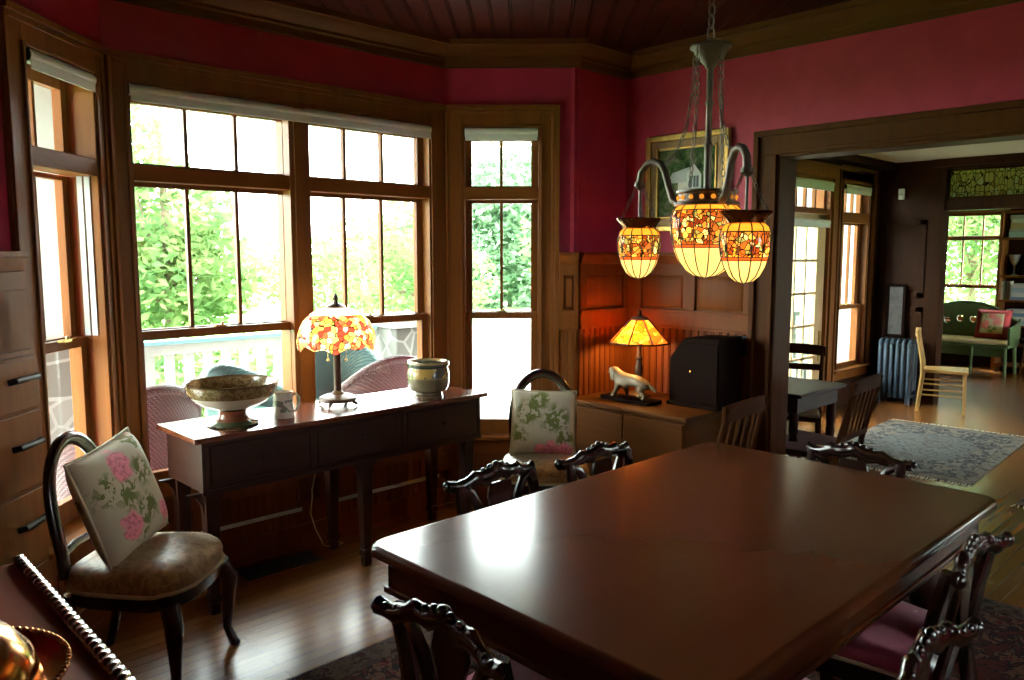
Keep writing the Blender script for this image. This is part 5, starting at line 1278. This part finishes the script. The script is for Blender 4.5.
t = thing('leaning_picture', 'dark framed panel leaning on the partition above the radiator', 'picture', (8.715, 3.21, 0.675), -PI/2 + PI)
m = MB().box(-0.10, 0.10, 0, 0.022, 0, 0.03).box(-0.10, 0.10, 0, 0.022, 0.53, 0.56).box(-0.10, -0.07, 0, 0.022, 0, 0.56).box(0.07, 0.10, 0, 0.022, 0, 0.56)
m.build('frame', DARKBOX, t, 0.004); MB().box(-0.075, 0.075, 0.004, 0.012, 0.02, 0.54).build('panel', plain('dim_print', (0.035, 0.028, 0.024), 0.5, var=0.5, nscale=12), t)
t = thing('wall_sensor', 'small white sensor box high on the dark partition', 'sensor', (XS - 0.016, 3.215, 2.17))
MB().box(-0.03, 0.0, -0.03, 0.03, -0.055, 0.055).build('case', WHITE, t, 0.008); MB().ball((-0.028, 0, -0.01), 0.018, 8).build('lens', BLINDM, t)
# green bench with heart cut-outs
GREENB = plain('green_bench_paint', (0.095, 0.15, 0.055), 0.5, var=0.12)
t = thing('bench', 'green painted bench with arched back and heart cut-outs', 'bench', (11.57, 3.42, 0), PI/2)
# local x runs along the bench (world +Y), local y points to world -X (front)
L2 = 0.62
def arch(x): return 0.62 + 0.29 * max(0, 1 - (abs(x) / (L2 + 0.02)) ** 2.2)
m = MB(); step = 0.02
hearts = [(-0.24, 0.64), (-0.08, 0.67), (0.08, 0.67), (0.24, 0.64)]
def in_heart(x, z):
    for hx, hz in hearts:
        u = (x - hx) / 0.047; v = (z - hz) / 0.047
        if (u * u + v * v - 0.6) ** 3 - u * u * v ** 3 < 0: return True
    return False
nx = int(2 * L2 / 0.01); 
for i in range(nx):
    x = -L2 + i * 0.01; zt = arch(x + 0.005); z = 0.40; run = None
    cells = []
    while z < zt - 1e-6:
        z2 = min(z + 0.01, zt)
        if in_heart(x + 0.005, (z + z2) / 2):
            if run is not None: cells.append((run, z)); run = None
        elif run is None: run = z
        z = z2
    if run is not None: cells.append((run, zt))
    for a, b in cells: m.box(x, x + 0.01, -0.235, -0.212, a, b)
m.build('back_board', GREENB, t)
MB().tube([(x, -0.224, arch(x)) for x in [-L2 + 2 * L2 * i / 24 for i in range(25)]], 0.022, 8).build('back_rim', GREENB, t)
MB().box(-L2, L2, -0.235, 0.24, 0.36, 0.40).build('seat', GREENB, t, 0.006)
MB().box(-L2 + 0.02, L2 - 0.02, -0.20, 0.235, 0.40, 0.455).build('seat_pad', FLORAL_R, t, 0.02)
MB().box(-L2 + 0.04, L2 - 0.04, 0.18, 0.20, 0.24, 0.36).build('front_skirt', GREENB, t, 0.004)
for s in (-1, 1):
    MB().prism([(-0.235, 0.40), (0.20, 0.40), (0.24, 0.56), (0.23, 0.62), (0.10, 0.63), (-0.12, 0.66), (-0.235, 0.72)], s * L2 - 0.014, s * L2 + 0.014, 'x').build('arm', GREENB, t, 0.006)
    for y in (-0.21, 0.21): MB().tube([(s * (L2 - 0.04), y, 0.37), (s * (L2 - 0.02), y + (0.02 if y > 0 else -0.02), 0)], [0.025, 0.018], 8).build('leg', GREENB, t)
for x in (0.2, -0.2): MB().tube([(x, 0.2, 0.37), (x, 0.21, 0.0)], [0.02, 0.016], 8).build('leg', GREENB, t)
RED_EDGE = plain('red_cushion_cloth', (0.55, 0.06, 0.07), 0.8)
mw = Matrix.Translation((11.63, 3.06, 0.635)) @ Matrix.Rotation(PI/2, 4, 'Z') @ Matrix.Rotation(0.3, 4, 'X')
c = cushion('throw_cushion', 'floral cushion with red border on the green bench', RED_EDGE, 0.40, 0.14, mw, RED_EDGE)
n = 10; vs = []; fs = []
for j in range(n + 1):
    for i in range(n + 1):
        u = (-1 + 2 * i / n) * 0.66; v = (-1 + 2 * j / n) * 0.66; k = max(0, (1 - u ** 4) * (1 - v ** 4)) ** 0.55
        vs.append((u * 0.2, 0.07 * k + 0.004, v * 0.2))
for j in range(n):
    for i in range(n): q = j * (n + 1) + i; fs.append((q, q + 1, q + n + 2, q + n + 1))
o = MB().add(vs, fs).build('floral_panel', FLORAL_R, c, angle=120); so = o.modifiers.new('solidify', 'SOLIDIFY'); so.thickness = 0.006
# bookshelf with piles of books
t = thing('bookshelf', 'tall wooden bookshelf right of the far garden window', 'shelf', (12.03, 2.32, 0))
SH = [0.10, 0.36, 0.62, 0.95, 1.27, 1.765, 2.11]
MB().box(-0.16, 0.16, 0.76, 0.80, 0, 2.15).build('side_panel', OAK_V, t, 0.004); MB().box(-0.16, 0.16, -0.80, -0.76, 0, 2.15).build('side_panel', OAK_V, t, 0.004)
MB().box(0.14, 0.16, -0.78, 0.78, 0, 2.15).build('back_panel', DARKOAK, t)
for z in SH: MB().box(-0.16, 0.15, -0.76, 0.76, z - 0.025, z).build('shelf', OAK_H, t, 0.003)
bcol = {'white': (0.60, 0.60, 0.57), 'pale blue': (0.38, 0.50, 0.55), 'blue': (0.16, 0.24, 0.36), 'tan': (0.45, 0.33, 0.16), 'red': (0.42, 0.06, 0.05), 'grey': (0.36, 0.36, 0.36), 'green': (0.12, 0.22, 0.14)}
BM = {k: plain(k.replace(' ', '_') + '_cover', v, 0.5, var=0.06) for k, v in bcol.items()}
PAPER = plain('page_edges', (0.68, 0.64, 0.54), 0.9, var=0.08)
def book(label, x, y, z, w, d, h, colr, rz=0.0, upright=False):
    t = thing('book', label, 'book', (x, y, z), rz, 'books on the far bookshelf')
    MB().box(-d / 2 + 0.004, d / 2 - 0.006, -w / 2 + 0.006, w / 2 - 0.006, 0.003, h - 0.003).build('pages', PAPER, t)
    MB().box(-d / 2, d / 2, -w / 2, w / 2, 0, 0.003).box(-d / 2, d / 2, -w / 2, w / 2, h - 0.003, h).box(-d / 2, -d / 2 + 0.004, -w / 2, w / 2, 0.003, h - 0.003).build('cover', BM[colr], t)
    return t
def pile(zs, y, items, where):
    z = zs
    n = len(items)
    for i, (colr, h, w) in enumerate(items):
        pos = 'bottom' if i == 0 else 'top' if i == n - 1 else ['second', 'third', 'fourth'][i - 1] + ' from bottom'
        book('%s book lying %s in the pile on the %s shelf' % (colr, pos, where), 12.01 + random.uniform(-0.01, 0.01), y, z + 0.0005, w, 0.24, h, colr, random.uniform(-0.08, 0.08)); z += h + 0.0005
pile(1.765, 2.90, [('pale blue', 0.07, 0.24), ('grey', 0.04, 0.22), ('tan', 0.075, 0.21), ('white', 0.05, 0.20), ('grey', 0.05, 0.22)], 'upper')
pile(0.95, 2.83, [('blue', 0.04, 0.24), ('white', 0.06, 0.24), ('pale blue', 0.06, 0.22), ('white', 0.05, 0.22)], 'middle')
pile(0.62, 2.88, [('pale blue', 0.06, 0.26), ('white', 0.05, 0.24), ('blue', 0.05, 0.22), ('white', 0.045, 0.20)], 'lower')
for i, (c_, w_) in enumerate((('white', 0.035), ('green', 0.03), ('tan', 0.04))):
    book('%s book standing upright left of the middle shelf pile' % c_, 12.02, 3.06 - i * 0.036 * 1.0 - 0.0, 0.9505, 0.033, 0.19, 0.24, c_)
for i, c_ in enumerate(('red', 'tan', 'blue', 'green')):
    book('%s book standing upright on the shelf above the middle' % c_, 12.02, 2.80 - i * 0.045, 1.2705, 0.04, 0.19, 0.27 - 0.012 * i, c_)
t = thing('vase', 'pale glass goblet vase standing on the shelf above the middle', 'vase', (12.0, 2.955, 1.2705))
VG = plain('smoky_glass', (0.26, 0.26, 0.24), 0.15)
MB().lathe([(0.0, 0.0), (0.045, 0.0), (0.045, 0.008), (0.012, 0.02), (0.009, 0.12), (0.012, 0.13), (0.0, 0.13)], 20).build('stem', VG, t)
MB().lathe([(0.0, 0.13), (0.02, 0.135), (0.05, 0.19), (0.07, 0.27), (0.066, 0.27), (0.046, 0.19), (0.015, 0.145), (0.0, 0.14)], 24).build('bowl', VG, t)
t = thing('stool', 'brown wooden stool at the right edge before the bookshelf', 'stool', (11.95 - 0.25, 2.60, 0))
MB().lathe([(0.0, 0.44), (0.16, 0.44), (0.17, 0.455), (0.165, 0.47), (0.0, 0.472)], 28).build('seat', BROWNCH, t)
for k in range(4):
    a = PI/4 + k * PI/2; MB().tube([(0.11 * math.cos(a), 0.11 * math.sin(a), 0.445), (0.17 * math.cos(a), 0.17 * math.sin(a), 0)], [0.017, 0.013], 8).build('leg', BROWNCH, t)
